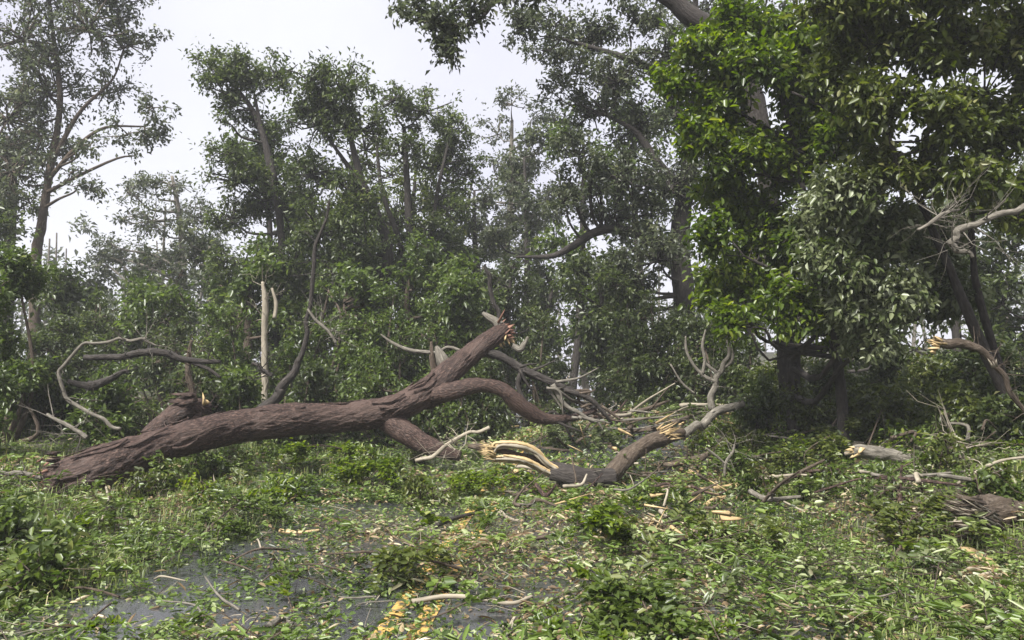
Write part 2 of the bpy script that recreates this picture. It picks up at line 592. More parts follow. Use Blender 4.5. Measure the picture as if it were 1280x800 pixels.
def pix_path(lst, Y):
    """rows (px, py, diameter px[, Y]) -> rows (x,y,z,r)"""
    out = []
    for c in lst:
        y = Y if len(c) < 4 else c[3]
        out.append([*P(c[0], c[1], y), c[2] * .5 * y / FPX])
    return A(out)

def pix_tree(name, label, cat, group, Y, trunk, cl, leaf, n, lm, bm, seed, limbs=(), dj=.5, df=1.0, **kw):
    rng = np.random.default_rng(seed + 900)
    tr = pix_path(trunk, Y)
    b = tr[0].copy()
    g = height(b[0], b[1])
    tr[0, 2] = g - .1
    return make_tree(name, label, cat, group, (b[0], b[1], float(g)), tr, pix_clumps(cl, Y, rng, dj, df), leaf, n * thin(Y), M[lm], M[bm], seed,
                     limbs=[pix_path(l_, Y) for l_ in limbs], **kw)

GB = 'trees standing behind the fallen trunk'
pix_tree('forest_tree', 'tall airy grey-green tree with bare forked trunk at the clearing edge', 'tree', GB, 24,
  [(42, 500, 15), (45, 330, 12), (52, 280, 11), (62, 215, 9), (75, 130, 7), (66, 40, 5), (55, -60, 3)],
  [(30, 40, 58, 40), (110, 28, 52, 34), (162, 52, 36, 22), (60, 110, 56, 34), (130, 112, 36, 24), (10, 140, 50, 44), (192, 130, 26, 20),
   (160, 165, 34, 10), (202, 165, 18, 9), (60, 190, 38, 22), (15, 205, 45, 40), (98, 228, 28, 14), (70, -40, 110, 40), (150, -15, 50, 28), (170, 193, 10, 7), (112, 180, 24, 10)],
  .125, 26000, 'canopy_far', 'bark_brown', 11, limbs=[[(60, 225, 6), (95, 185, 5), (130, 160, 4), (180, 158, 2)], [(66, 200, 6), (100, 140, 5), (140, 100, 3), (155, 60, 2)]], dj=1.2)
pix_tree('forest_tree', 'slim tree with a thin dark stem close beside the tall airy tree', 'tree', GB, 26,
  [(4, 500, 18), (12, 300, 13), (16, 230, 10), (10, 170, 6)],
  [(12, 185, 34, 30), (38, 250, 28, 18), (-10, 250, 40, 30), (-30, 190, 40, 40)], .15, 5000, 'canopy_dark', 'bark_dark', 12, dj=1)
pix_tree('forest_tree', 'far sparse tree with lacy see-through crown above the thicket', 'tree', GB, 34,
  [(228, 490, 9), (228, 330, 7), (224, 270, 7), (215, 220, 4)],
  [(160, 238, 28, 14), (215, 228, 34, 14), (190, 272, 46, 18), (243, 268, 28, 20), (140, 302, 24, 14), (222, 318, 46, 16), (178, 335, 36, 12), (268, 308, 24, 26), (120, 330, 22, 12)],
  .15, 9500, 'canopy_far', 'bark_grey', 13, dj=1.5)
pix_tree('forest_tree', 'rounded dark tree whose topmost clump juts out against the sky', 'tree', GB, 21,
  [(350, 500, 13), (345, 420, 11), (352, 300, 9), (335, 200, 7), (318, 120, 4)],
  [(262, 82, 18, 16), (256, 105, 14, 8), (284, 92, 18, 18), (306, 92, 26, 26), (345, 92, 32, 20), (290, 130, 24, 11), (280, 190, 30, 14), (332, 165, 42, 24), (302, 222, 42, 22), (350, 250, 46, 32), (290, 270, 36, 18), (365, 325, 38, 26), (300, 330, 36, 22)],
  .105, 25000, 'canopy_dark', 'bark_dark', 14, limbs=[[(345, 230, 9), (322, 150, 7), (290, 105, 4), (265, 85, 3)]], dj=.9)
pix_tree('forest_tree', 'broad dark crowned tree with slanting forked stems behind the trunk', 'tree', GB, 20,
  [(486, 500, 18), (478, 380, 15), (484, 305, 13), (455, 235, 10), (435, 160, 6)],
  [(388, 98, 32, 20), (430, 108, 38, 20), (400, 150, 46, 28), (452, 158, 36, 20), (388, 212, 40, 22), (440, 235, 34, 20), (400, 285, 46, 32), (455, 300, 36, 28), (430, 345, 40, 25)],
  .105, 22000, 'canopy_dark', 'bark_dark', 15, limbs=[[(482, 300, 9), (470, 260, 7), (440, 215, 6), (405, 165, 4)]], dj=.9)
pix_tree('forest_tree', 'dome crowned tree on several straight thin stems', 'tree', GB, 22,
  [(520, 500, 14), (516, 350, 11), (510, 250, 9), (505, 160, 5)],
  [(488, 124, 32, 16), (530, 136, 38, 20), (562, 162, 30, 20), (584, 215, 22, 18), (545, 205, 34, 14), (500, 185, 30, 14), (560, 255, 34, 18), (500, 275, 38, 22), (545, 320, 42, 26), (490, 335, 38, 24)],
  .105, 18500, 'canopy_dark', 'bark_dark', 16, limbs=[[(540, 480, 9), (536, 330, 8), (545, 250, 6), (560, 180, 3)], [(500, 470, 8), (505, 330, 7), (478, 240, 5), (470, 170, 3)]], dj=.9)
pix_tree('forest_tree', 'distant thin leaved tree showing sky between its twigs', 'tree', GB, 30,
  [(640, 495, 12), (632, 350, 9), (638, 250, 7), (640, 150, 4)],
  [(640, 128, 28, 13), (622, 165, 28, 14), (662, 188, 30, 18), (618, 212, 22, 14), (650, 250, 46, 24), (692, 150, 28, 18), (618, 290, 38, 20), (702, 235, 34, 26), (660, 310, 40, 24)],
  .135, 11500, 'canopy_far', 'bark_grey', 17, dj=1.5)
pix_tree('forest_tree', 'great spreading tree with a long dark drooping lower limb', 'tree', GB, 18,
  [(852, 505, 34), (856, 400, 28), (850, 300, 25), (862, 200, 18), (872, 80, 12), (868, -20, 6)],
  [(648, 34, 26, 20), (692, 28, 33, 18), (740, 44, 38, 24), (792, 22, 38, 22), (832, 60, 38, 28), (682, 60, 28, 13), (722, 88, 32, 16), (772, 98, 42, 22), (690, 112, 22, 12), (742, 138, 38, 20), (800, 148, 46, 28), (850, 130, 40, 34), (722, 190, 36, 18), (782, 218, 46, 26), (840, 230, 44, 34), (702, 250, 30, 18), (762, 268, 42, 18), (822, 318, 44, 30), (780, 345, 40, 22), (880, 20, 40, 30), (940, 40, 60, 50), (900, 200, 40, 50)],
  .10, 42000, 'canopy_far', 'bark_dark', 18,
  limbs=[[(850, 318, 18), (815, 300, 16), (775, 287, 13), (745, 290, 11), (715, 308, 9), (690, 320, 7), (645, 321, 3)],
         [(864, 180, 16), (820, 95, 12), (780, 72, 9), (735, 58, 6), (690, 45, 3)], [(858, 240, 14), (820, 200, 11), (795, 165, 8), (760, 145, 4)]], dj=.8)
# overhanging tree, its limb crosses the top of the clearing
pix_tree('forest_tree', 'tall tree reaching a thick bare dark limb out over the clearing', 'tree', None, 12.5,
  [(985, 520, 19), (978, 400, 18), (962, 250, 22), (938, 120, 31), (900, 48, 29), (860, 18, 26), (828, -8, 23), (760, -42, 17), (690, -32, 12), (625, -4, 8), (600, 16, 5)],
  [(520, 4, 26, 11), (560, 38, 17, 16), (556, 62, 15, 9), (592, 8, 22, 11), (500, 16, 12, 7), (545, 14, 16, 10), (700, -36, 60, 22), (620, -28, 40, 14), (800, -40, 60, 20)],
  .10, 6000, 'canopy_far', 'bark_dark', 19, dj=.3, limbs=[[(640, -12, 7), (618, 0, 6), (606, 18, 5), (585, 32, 4), (562, 30, 3)], [(600, 14, 5), (586, 28, 4), (582, 40, 2)]])

# ---- right hand trees
pix_tree('young_tree', 'young tree with bright lime-green leaves on a dark slim trunk', 'tree', None, 10.5,
  [(1056, 545, 15), (1052, 500, 13), (1046, 450, 12), (1030, 370, 10), (1010, 270, 9), (990, 170, 7), (960, 60, 4)],
  [(848, 98, 30, 24), (880, 60, 38, 30), (930, 30, 46, 32), (898, 128, 42, 30), (950, 88, 38, 30), (868, 170, 30, 20), (928, 190, 42, 28), (902, 240, 38, 28), (892, 290, 24, 24), (948, 280, 40, 28), (912, 340, 40, 28), (960, 350, 42, 26), (884, 371, 18, 10), (925, 405, 32, 18), (990, 200, 40, 36), (1000, 50, 46, 36), (1010, 130, 40, 32), (990, 300, 42, 30), (1000, 385, 42, 28), (1050, 415, 36, 24), (1045, 168, 36, 28), (1075, 150, 26, 20)],
  .085, 29000, 'canopy_bright', 'bark_dark', 31, limbs=[[(1000, 225, 10), (985, 180, 8), (940, 150, 5), (895, 125, 3)], [(1038, 410, 8), (985, 350, 6), (930, 320, 3)]], dj=.55, df=.75, fine=True, wd=.55, droop=.35, vshift=.03)
pix_tree('young_tree', 'olive-green tree with two thin stems leaning over a splintered log', 'tree', None, 8.6,
  [(1300, 600, 19, 9.4), (1262, 500, 16, 9.4), (1222, 420, 13, 9.4), (1176, 310, 10, 9.3), (1120, 195, 8, 9.1), (1060, 150, 6, 9.0), (990, 115, 3, 9.0)],
  [(1080, 40, 48, 36), (1140, 60, 48, 36), (1202, 48, 48, 40), (1262, 50, 40, 44), (1110, 130, 46, 30), (1182, 138, 46, 34), (1250, 150, 42, 38), (1090, 200, 38, 24), (1152, 218, 42, 22), (1222, 225, 46, 26), (1275, 248, 38, 34), (1045, 90, 36, 28), (1320, 120, 60, 60), (1050, -10, 60, 30), (1160, -20, 70, 40), (1260, -30, 60, 40)],
  .082, 25000, 'canopy_olive', 'bark_dark', 32, limbs=[[(1292, 570, 15, 9.6), (1262, 495, 13, 9.6), (1240, 430, 11, 9.6), (1218, 340, 9, 9.5), (1215, 230, 7, 9.2), (1230, 120, 4, 9)], [(1120, 195, 7), (1095, 130, 5), (1085, 60, 3)]], dj=.55, df=.75, fine=True, wd=.5, vshift=.12)
pix_tree('young_tree', 'wind-torn tree with pale turned-over leaves and a stout brown trunk', 'tree', None, 9.6,
  [(992, 520, 17, 12), (992, 470, 16, 12), (1000, 400, 13, 11.5), (1040, 320, 10, 11), (1090, 250, 7, 10), (1120, 200, 4, 9.6)],
  [(1060, 240, 42, 26), (1112, 290, 42, 30), (1050, 320, 38, 30), (1170, 288, 38, 26), (1022, 270, 32, 20), (1122, 360, 42, 26), (1062, 380, 36, 20), (1190, 370, 38, 24), (1085, 425, 30, 16)],
  .085, 15500, 'canopy_pale', 'bark_dark', 33, dj=.6, fine=True, wd=.48, droop=.5, vshift=.12)

# ---- thicket: shrubs and small trees rooted on the ground
def make_shrub(name, label, cat, group, x, y, hgt, wid, leaf, n, lm, seed, bm='bark_brown', lift=.25, stems=4, fine=False, vshift=0.):
    rng = np.random.default_rng(seed)
    g = float(height(x, y))
    root = thing(name, label, cat, (x, y, g), group)
    k = max(6, int(5 + hgt * 1.5))
    cl = []
    for i in range(k):
        t = (i + .5) / k
        zz = g + hgt * (lift + (1 - lift) * t) * rng.uniform(.85, 1.05)
        rr = wid * (1 - .55 * t) * rng.uniform(.2, .8)
        a = rng.uniform(0, 6.28)
        s = wid * rng.uniform(.34, .6) * (1 - .3 * t)
        cl.append([x + math.cos(a) * rr, y + math.sin(a) * rr, zz, s, s, s * rng.uniform(.5, .85)])
    lmb, tm = crown(rng, cl, leaf, n, 9, fine=fine, vshift=vshift)
    for i in range(stems):
        c = cl[rng.integers(0, k)]
        a = rng.uniform(0, 6.28)
        b = A([x + math.cos(a) * .12 * wid, y + math.sin(a) * .12 * wid, g - .05])
        e = A(c[:3])
        m_ = (b + e) / 2 + rng.normal(size=3) * .08 * hgt
        sb = MB()
        r0 = .012 + .012 * hgt
        tube(sb, [b, m_, e], [r0, r0 * .7, r0 * .3], 6, 9)
        sb.build('stem', M[bm], root)
    o = tm.build('twigs', M[bm], root); o['kind'] = 'stuff'
    lmb.build('foliage', M[lm], root)
    return root

rs = np.random.default_rng(77)
def shrub_px(px, top, Y, half, lm, n, label, cat='shrub', group=None, name='shrub', leaf=.085, lift=.12, **kw):
    p = P(px, top, Y)
    g = float(height(p[0], p[1]))
    make_shrub(name, label, cat, group, p[0], p[1], max(.5, p[2] - g), half * Y / FPX, leaf, n, lm, int(rs.integers(1, 99999)), lift=lift, **kw)

GT = 'shrubs of the thicket behind the fallen trunk'
for px, top, Y, half, lm, n, lab in [
    (-40, 380, 15, 70, 'canopy_mid', 4200, 'mid-green shrub behind the tall leafy shrub by the hoop'), (70, 395, 17, 62, 'canopy_dark', 4200, 'dark shrub at the back above the hoop of pale branch'),
    (140, 385, 19, 66, 'canopy_dark', 4200, 'dark tall shrub beneath the lacy far crown'), (215, 385, 18, 62, 'canopy_dark', 4000, 'dark shrub behind the upright snapped brown stem'),
    (285, 375, 17, 64, 'canopy_mid', 4200, 'mid-green shrub just left of the pale snapped stem'), (366, 425, 15.5, 40, 'canopy_mid', 3000, 'small mid-green shrub in front of the pale snapped stem'),
    (400, 362, 17, 62, 'canopy_mid', 4200, 'mid-green shrub right behind the leaning sapling'), (455, 385, 16, 56, 'canopy_mid', 4000, 'mid-green shrub above the middle of the fallen trunk'),
    (505, 352, 17, 60, 'canopy_mid', 4400, 'tall light shrub behind the curved grey side branch'), (560, 340, 18, 60, 'canopy_mid', 4200, 'tallest mid-green shrub behind the broken stubs'),
    (610, 362, 19, 56, 'canopy_dark', 4000, 'dark shrub around the thin bare stem behind the trunk tip'), (665, 385, 19, 46, 'canopy_dark', 3600, 'dark shrub left of the gap where the road runs on'),
    (60, 455, 13, 62, 'canopy_dark', 3800, 'low dark shrub inside the pale hoop'), (150, 465, 13, 60, 'canopy_mid', 3600, 'low mid-green shrub between hoop and torn log'),
    (235, 452, 13.5, 58, 'canopy_dark', 3600, 'low dark shrub right behind the torn log'), (310, 460, 13.5, 52, 'canopy_mid', 3400, 'low mid-green shrub at the bent foot of the sapling'),
    (390, 452, 14.2, 56, 'canopy_dark', 3600, 'low dark shrub right of the sapling foot'), (470, 447, 14.5, 54, 'canopy_mid', 3600, 'low mid-green shrub under the curved grey side branch'),
    (550, 452, 15, 52, 'canopy_mid', 3400, 'low mid-green shrub seen under the raised trunk'), (610, 460, 15.5, 44, 'canopy_dark', 3000, 'low dark shrub framed by the two drooping limbs')]:
    shrub_px(px, top, Y, half, lm, n, lab, group=GT)
shrub_px(20, 290, 12.5, 52, 'canopy_mid', 6500, 'tall leafy shrub beside the pale bowed branch', leaf=.08)
shrub_px(-30, 330, 10.5, 60, 'canopy_mid', 5000, 'leafy shrub crowding the torn foot of the fallen trunk', leaf=.08)
GD = 'dark shrubs closing the road beyond the heap'
for px, top, Y, half, n, lab in [(780, 330, 17, 50, 5200, 'tall very dark shrub right of the pale gap'), (835, 360, 16, 56, 5600, 'very dark shrub at the foot of the great spreading tree'), (880, 390, 15, 50, 4800, 'very dark shrub behind the bare forked sapling'),
        (800, 420, 15.5, 44, 4000, 'low very dark shrub at the back of the wood heap'), (690, 445, 20, 36, 2600, 'small dark shrub beyond the hanging dark limb')]:
    shrub_px(px, top, Y, half, 'canopy_dark', n, lab, group=GD)
GR = 'understorey shrubs on the right bank'
for px, top, Y, half, lm, n, lab in [(925, 430, 14.5, 44, 'canopy_dark', 3400, 'dark shrub right of the bare forked sapling'), (975, 450, 14, 46, 'canopy_olive', 3400, 'olive shrub behind the stem of the wind-torn tree'), (1035, 455, 13.5, 46, 'canopy_dark', 3600, 'dark shrub behind the slim lime-tree trunk'),
    (1100, 440, 13, 52, 'canopy_dark', 4200, 'dark shrub behind the thin brown bank log'), (1170, 450, 12, 54, 'canopy_olive', 4200, 'olive shrub beneath the torn pale-tipped limb'), (1240, 430, 11.5, 56, 'canopy_dark', 4600, 'dark shrub behind the leaning stems'),
    (1300, 470, 10.5, 52, 'canopy_dark', 4200, 'dark shrub at the foot of the leaning stems'), (1130, 510, 10.5, 48, 'canopy_olive', 3400, 'olive shrub standing over the thin brown log'), (1210, 520, 9.8, 44, 'canopy_olive', 3200, 'olive shrub behind the upright pale stub'),
    (1075, 505, 12, 40, 'canopy_olive', 3000, 'small olive shrub right of the slim dark trunk'), (1275, 545, 9, 40, 'canopy_dark', 3000, 'low dark shrub above the stout splintered log'), (955, 478, 12.5, 44, 'canopy_mid', 2600, 'low green shrub at the end of the grey bough'),
    (1010, 485, 12, 40, 'canopy_olive', 2600, 'low olive shrub left of the slim dark trunk'), (1100, 490, 11.4, 44, 'canopy_olive', 2600, 'low olive shrub by the torn end of the thin log')]:
    shrub_px(px, top, Y, half, lm, n, lab, group=GR)

# slim trees between the thicket and the far wood
def slim_tree(px, top, Y, half, n, lm, bm, label, seed, lean=0.):
    r_ = np.random.default_rng(seed)
    bot = 450 + 1.6 * FPX / Y - 6
    H_ = bot - top
    tr_ = [(px - lean, bot, 150 / Y + 5), (px - lean * .6 + r_.normal() * 4, bot - H_ * .35, 120 / Y + 4), (px + r_.normal() * 6, bot - H_ * .7, 80 / Y + 3), (px + lean * .3, top + H_ * .08, 3)]
    cl_ = []
    for i in range(11):
        t = .22 + .78 * (i + r_.random()) / 11
        w = half * (.5 + .5 * math.sin(min(1, t * 1.05) * 2.7))
        cl_.append((px + r_.uniform(-1, 1) * w * .75, bot - H_ * t, half * r_.uniform(.3, .55), half * r_.uniform(.18, .4)))
    pix_tree('slim_tree', label, 'tree', 'slim trees in the wood behind the thicket', Y, tr_, cl_, .07 + .0035 * Y, n, lm, bm, seed, dj=.9)
for k_, (px, top, Y, half, n, lm, bm, lab) in enumerate([
    (-15, 250, 20, 60, 5000, 'canopy_dark', 'bark_brown', 'leafy slim tree under the tall airy tree'),
    (95, 345, 27, 50, 3600, 'canopy_far', 'bark_grey', 'low grey-green slim tree right of the tall airy trunk'),
    (165, 352, 25, 46, 3600, 'canopy_dark', 'bark_grey', 'low slim tree below the lacy far crown'),
    (262, 290, 24, 52, 4800, 'canopy_far', 'bark_grey', 'slim grey-green tree left of the pale snapped stem'),
    (318, 300, 19, 46, 4800, 'canopy_mid', 'bark_brown', 'mid-green slim tree around the pale snapped stem'),
    (395, 300, 22, 56, 5400, 'canopy_mid', 'bark_brown', 'mid-green slim tree behind the leaning sapling'),
    (455, 310, 24, 50, 4800, 'canopy_dark', 'bark_dark', 'dark slim tree between the broad crowned tree and sapling'),
    (525, 300, 20, 50, 5200, 'canopy_mid', 'bark_brown', 'mid-green slim tree below the dome crowned tree'),
    (585, 290, 25, 50, 5200, 'canopy_dark', 'bark_dark', 'dark slim tree behind the raised tip of the trunk'),
    (640, 330, 22, 46, 5000, 'canopy_dark', 'bark_dark', 'dark slim tree under the drooping dark limb'),
    (690, 335, 24, 42, 5000, 'canopy_dark', 'bark_dark', 'dark slim tree left of the pale gap in the wood'),
    (772, 325, 23, 40, 4600, 'canopy_dark', 'bark_dark', 'dark slim tree right of the pale gap in the wood'),
    (735, 385, 34, 40, 3000, 'canopy_pale', 'bark_pale', 'light-coloured slim tree in the gap where the road runs on'),
    (225, 320, 26, 54, 3200, 'canopy_far', 'bark_brown', 'thin grey-green tree under the jutting dark clump'),
    (330, 172, 24, 76, 7800, 'canopy_mid', 'bark_dark', 'yellowish-green tree filling the wood below the rounded crown'),
    (440, 165, 26, 82, 8200, 'canopy_olive', 'bark_dark', 'olive tree filling the wood below the broad crown'),
    (516, 180, 25, 74, 7600, 'canopy_olive', 'bark_dark', 'olive tree among the straight thin stems'),
    (596, 215, 27, 54, 5000, 'canopy_far', 'bark_dark', 'grey-green tree beside the dome crowned tree'),
    (655, 170, 25, 56, 6500, 'canopy_far', 'bark_dark', 'grey-green tree above the tip of the drooping limb'),
    (725, 140, 22, 66, 6500, 'canopy_mid', 'bark_dark', 'mid-green tree above the drooping dark limb'),
    (800, 110, 22, 70, 7500, 'canopy_mid', 'bark_dark', 'mid-green tree close behind the great spreading tree'),
    (745, 320, 19, 50, 5000, 'canopy_dark', 'bark_dark', 'dark bushy tree directly under the drooping limb'),
    (300, 330, 20, 50, 5000, 'canopy_mid', 'bark_brown', 'bushy green tree left of the snapped pale stem'),
    (440, 330, 18.5, 50, 5000, 'canopy_mid', 'bark_brown', 'bushy green tree right of the leaning sapling'),
    (565, 325, 18, 50, 5500, 'canopy_mid', 'bark_brown', 'bushy bright tree behind the upper half of the trunk'),
    (90, 340, 20, 56, 5000, 'canopy_dark', 'bark_brown', 'bushy tree behind the hoop of pale branch'),
    (200, 350, 19, 56, 5000, 'canopy_mid', 'bark_brown', 'bushy tree behind the dark torn log'),
    (930, 250, 20, 70, 6000, 'canopy_dark', 'bark_dark', 'dark slim tree behind the lime-green young tree'),
    (1060, 220, 19, 80, 7000, 'canopy_dark', 'bark_dark', 'dark slim tree behind the wind-torn pale leaves'),
    (1190, 180, 18, 90, 8000, 'canopy_dark', 'bark_dark', 'tall dark slim tree behind the leaning stems'),
    (1300, 200, 16, 90, 7000, 'canopy_dark', 'bark_dark', 'dark slim tree beyond the bank behind the bleached branch')]):
    slim_tree(px, top, Y, half, n, lm, bm, lab, 700 + k_, [0, 14, -10][k_ % 3])

# far wood that closes the view, one mass
rng = np.random.default_rng(3)
fw_l, fw_t = MB(), MB()
nb = 150
bx_ = rng.uniform(-75, 75, nb); by_ = rng.uniform(42, 80, nb)
keep = np.abs(bx_ - road_x(by_)) > 2.6
bx_, by_ = bx_[keep], by_[keep]
cl = []
for x, y in zip(bx_, by_):
    hh = rng.uniform(4, 8.5) * y / 55
    for k in range(5):
        cl.append([x + rng.normal() * 1.6, y + rng.normal() * 1.2, height(x, y) + hh * rng.uniform(.25, 1), rng.uniform(1.2, 2.6), 1.6, rng.uniform(.8, 1.6)])
lm_, tm_ = crown(rng, cl, .38, 38000, 12)
wood = lm_.build('far_wood', M['canopy_far'])
wood['kind'] = 'stuff'; wood['label'] = 'far grey-green wood closing the view behind the trees'; wood['category'] = 'wood'
wt = MB()
tx, ty = rng.uniform(-60, 60, 90), rng.uniform(30, 70, 90)
tz = height(tx, ty)
twigs(wt, np.stack([tx, ty, tz], -1), np.stack([tx + rng.normal(size=90) * .6, ty, tz + rng.uniform(5, 9, 90)], -1), .14, .05, rng, .03)
o = wt.build('trunks', M['bark_grey'], wood); o['kind'] = 'stuff'

# ------------------------------------------------------------------ the fallen tree
def shards(mb, c, d, n, ln, spread, r, rng, flat=.35):
    """splinters standing out of a torn end"""
    d = nrm(A(d))
    for i in range(n):
        off = rng.normal(size=3) * spread
        off -= d * (off @ d)
        e = nrm(d + rng.normal(size=3) * .22)
        L = ln * rng.uniform(.35, 1.0)
        s = nrm(np.cross(e, rng.normal(size=3)))
        b = np.cross(s, e)
        w = r * rng.uniform(.5, 1.3)
        b0 = A(c) + off - d * .06
        V = [b0 + s * w + b * w * flat, b0 - s * w + b * w * flat, b0 - s * w - b * w * flat, b0 + s * w - b * w * flat,
             b0 + e * L * .6 + s * w * .7 + b * w * .2, b0 + e * L * .6 - s * w * .5 + b * w * .2, b0 + e * L * .6 - s * w * .5 - b * w * .2, b0 + e * L * .6 + s * w * .7 - b * w * .2,
             b0 + e * L + s * w * .3]
        mb.add(V, [[0, 1, 5, 4], [1, 2, 6, 5], [2, 3, 7, 6], [3, 0, 4, 7], [3, 2, 1, 0]], [[4, 5, 8], [5, 6, 8], [6, 7, 8], [7, 4, 8]],
               tc=A([[x_ @ s, x_ @ b, x_ @ e] for x_ in V]))

base = P(80, 612, 9.2); base[2] = 0
ft = thing('fallen_tree', 'long reddish-brown fallen tree trunk lying across the debris-covered road', 'fallen tree', base)
tr = pix_path([(62, 608, 46, 9.1), (100, 596, 56, 9.2), (150, 577, 52, 9.5), (210, 555, 46, 9.9), (280, 537, 41, 10.4), (360, 525, 37, 10.9), (430, 522, 36, 11.3),
               (490, 512, 38, 11.6), (535, 489, 34, 11.9), (568, 460, 31, 12.1), (600, 434, 26, 12.3), (632, 411, 18, 12.5)], 10)
mb = MB()
tube(mb, tr[:, :3], tr[:, 3], 84, 520, .06, 7.5, 4, knob=.07, zs=.36)
trunk_o = mb.build('trunk', M['bark_fallen'], ft)
rng = np.random.default_rng(41)
# loose bark plates on the trunk
fine_ = smooth(tr, 200)
for k in range(34):
    i = int(rng.integers(3, 150))
    c, r = fine_[i, :3], fine_[i, 3]
    t = nrm(fine_[i + 2, :3] - fine_[i, :3])
    sd1 = nrm(np.cross(t, [0, 0, 1])); u1 = np.cross(sd1, t)
    a0 = rng.uniform(-.3, 3.0)
    L, wa = rng.uniform(.2, .7), rng.uniform(.04, .11)
    nu, nv = 5, 4
    V, tcv = [], []
    for q in range(nu):
        f = q / (nu - 1)
        for w in range(nv):
            a = a0 + (w / (nv - 1) - .5) * wa * 2 * (1 - 1.5 * abs(f - .5) ** 1.3) + .12 * math.sin(f * 5 + k)
            rr_ = r * 1.045 + .012 + .025 * abs(f - .4) * (1 if k % 3 == 0 else .3)
            V.append(c + t * (f - .5) * L + (sd1 * math.cos(a) + u1 * math.sin(a)) * rr_)
            tcv.append([math.cos(a) * r, math.sin(a) * r, i * .03 + f * L + 7])
    V2 = [v_ - (v_ - c) * .05 for v_ in V]
    n1 = len(V)
    Q = []
    for q in range(nu - 1):
        for w in range(nv - 1):
            b0 = q * nv + w
            Q.append([b0, b0 + 1, b0 + nv + 1, b0 + nv]); Q.append([n1 + b0, n1 + b0 + nv, n1 + b0 + nv + 1, n1 + b0 + 1])
    for w in range(nv - 1):
        Q.append([w, n1 + w, n1 + w + 1, w + 1]); e0 = (nu - 1) * nv + w
        Q.append([e0, e0 + 1, n1 + e0 + 1, n1 + e0])
    for q in range(nu - 1):
        b0 = q * nv; Q.append([b0, b0 + nv, n1 + b0 + nv, n1 + b0]); b1 = b0 + nv - 1
        Q.append([b1, n1 + b1, n1 + b1 + nv, b1 + nv])
    MB().add(V + V2, Q, tc=A(tcv + tcv)).build('bark_plate', M['bark_fallen'], ft)
def limb(parent, rows, Y, mat, name='limb', sides=14, rough=.14, n=None, seed=1, knob=.05):
    r_ = pix_path(rows, Y)
    m_ = MB()
    tube(m_, r_[:, :3], r_[:, 3], sides, n or len(r_) * 9, rough, 4.5, seed, knob=knob, wob=.10, zs=.1)
    return m_.build(name, M[mat], parent)
fl1 = limb(ft, [(530, 497, 26, 11.9), (566, 489, 25, 11.8), (600, 482, 20, 11.8), (630, 489, 19, 11.8), (655, 511, 20, 11.9), (682, 523, 14, 12.0), (715, 522, 9, 12.1), (745, 512, 6, 12.2)], 12, 'bark_fallen', n=90, seed=2)
limb(ft, [(478, 520, 30, 11.6), (505, 540, 28, 11.5), (532, 556, 22, 11.4), (575, 570, 12, 11.3)], 11.4, 'bark_fallen', n=50, seed=3)
fl2 = limb(ft, [(604, 438, 14, 12.3), (630, 447, 10, 12.3), (660, 465, 11, 12.3), (688, 477, 9, 12.3), (715, 490, 7, 12.3), (738, 500, 5, 12.3), (758, 520, 4, 12.3)], 12.3, 'bark_dark', n=70, seed=4)
limb(ft, [(655, 462, 8), (648, 478, 7), (652, 495, 6), (664, 512, 6), (672, 522, 5)], 12.2, 'bark_dark', seed=5)
limb(ft, [(705, 487, 7), (735, 497, 6), (752, 512, 5), (765, 530, 4)], 12.1, 'bark_dark', seed=6)
limb(ft, [(690, 480, 7), (705, 505, 6), (722, 515, 5), (742, 528, 4)], 12.0, 'bark_grey', seed=7)
limb(ft, [(640, 432, 7), (650, 436, 9), (656, 428, 6), (660, 421, 3)], 12.4, 'bark_grey', 'broken_stub', seed=8)
limb(ft, [(628, 412, 18), (622, 404, 12), (612, 397, 9), (603, 391, 4)], 12.5, 'bark_grey', 'broken_stub', seed=9)
limb(ft, [(560, 470, 16), (553, 452, 15), (548, 440, 10), (545, 433, 4)], 12.2, 'bark_grey', 'broken_stub', seed=10)
limb(ft, [(545, 474, 9), (541, 450, 8), (539, 427, 3)], 12.3, 'bark_brown', 'broken_stub', seed=11)
limb(ft, [(548, 441, 4), (530, 440, 5), (510, 437, 5), (490, 428, 4), (476, 418, 2)], 12.3, 'bark_grey', seed=12)
limb(ft, [(575, 438, 4), (560, 434, 4), (548, 440, 4)], 12.3, 'bark_grey', seed=13)
rl = np.random.default_rng(52)
for k in range(26):
    x0_, y0_ = [(650, 462), (690, 480), (715, 490), (690, 522), (720, 522), (740, 510)][k % 6]
    x0_ += rl.uniform(-14, 14); y0_ += rl.uniform(-5, 5)
    a_ = rl.uniform(-.6, 1.2); l_ = rl.uniform(20, 62)
    limb(fl2 if k % 6 < 3 else fl1, [(x0_, y0_, 4), (x0_ + math.cos(a_) * l_ * .5 + rl.normal() * 5, y0_ + math.sin(a_) * l_ * .4 + rl.normal() * 5, 3), (x0_ + math.cos(a_) * l_, y0_ + math.sin(a_) * l_ * .8 + rl.normal() * 6, 1.5)], 12.2 + rl.uniform(-.3, .3), ['bark_dark', 'bark_grey', 'bark_brown'][k % 3], 'side_branch', 6, .1, 10, k)
m_ = MB(); shards(m_, P(632, 410, 12.5), P(655, 398, 12.5) - P(632, 411, 12.5), 14, .30, .09, .035, rng); stuff(m_.build('splinters', M['wood_red'], ft))
m_ = MB(); shards(m_, P(632, 425, 12.45), [.3, -.2, -.8], 8, .22, .07, .03, rng); stuff(m_.build('splinters', M['wood_raw'], ft))
m_ = MB(); shards(m_, P(66, 608, 9.12), P(30, 622, 9.0) - P(62, 606, 9.1), 90, .20, .10, .016, rng); stuff(m_.build('torn_foot', M['wood_red'], ft))
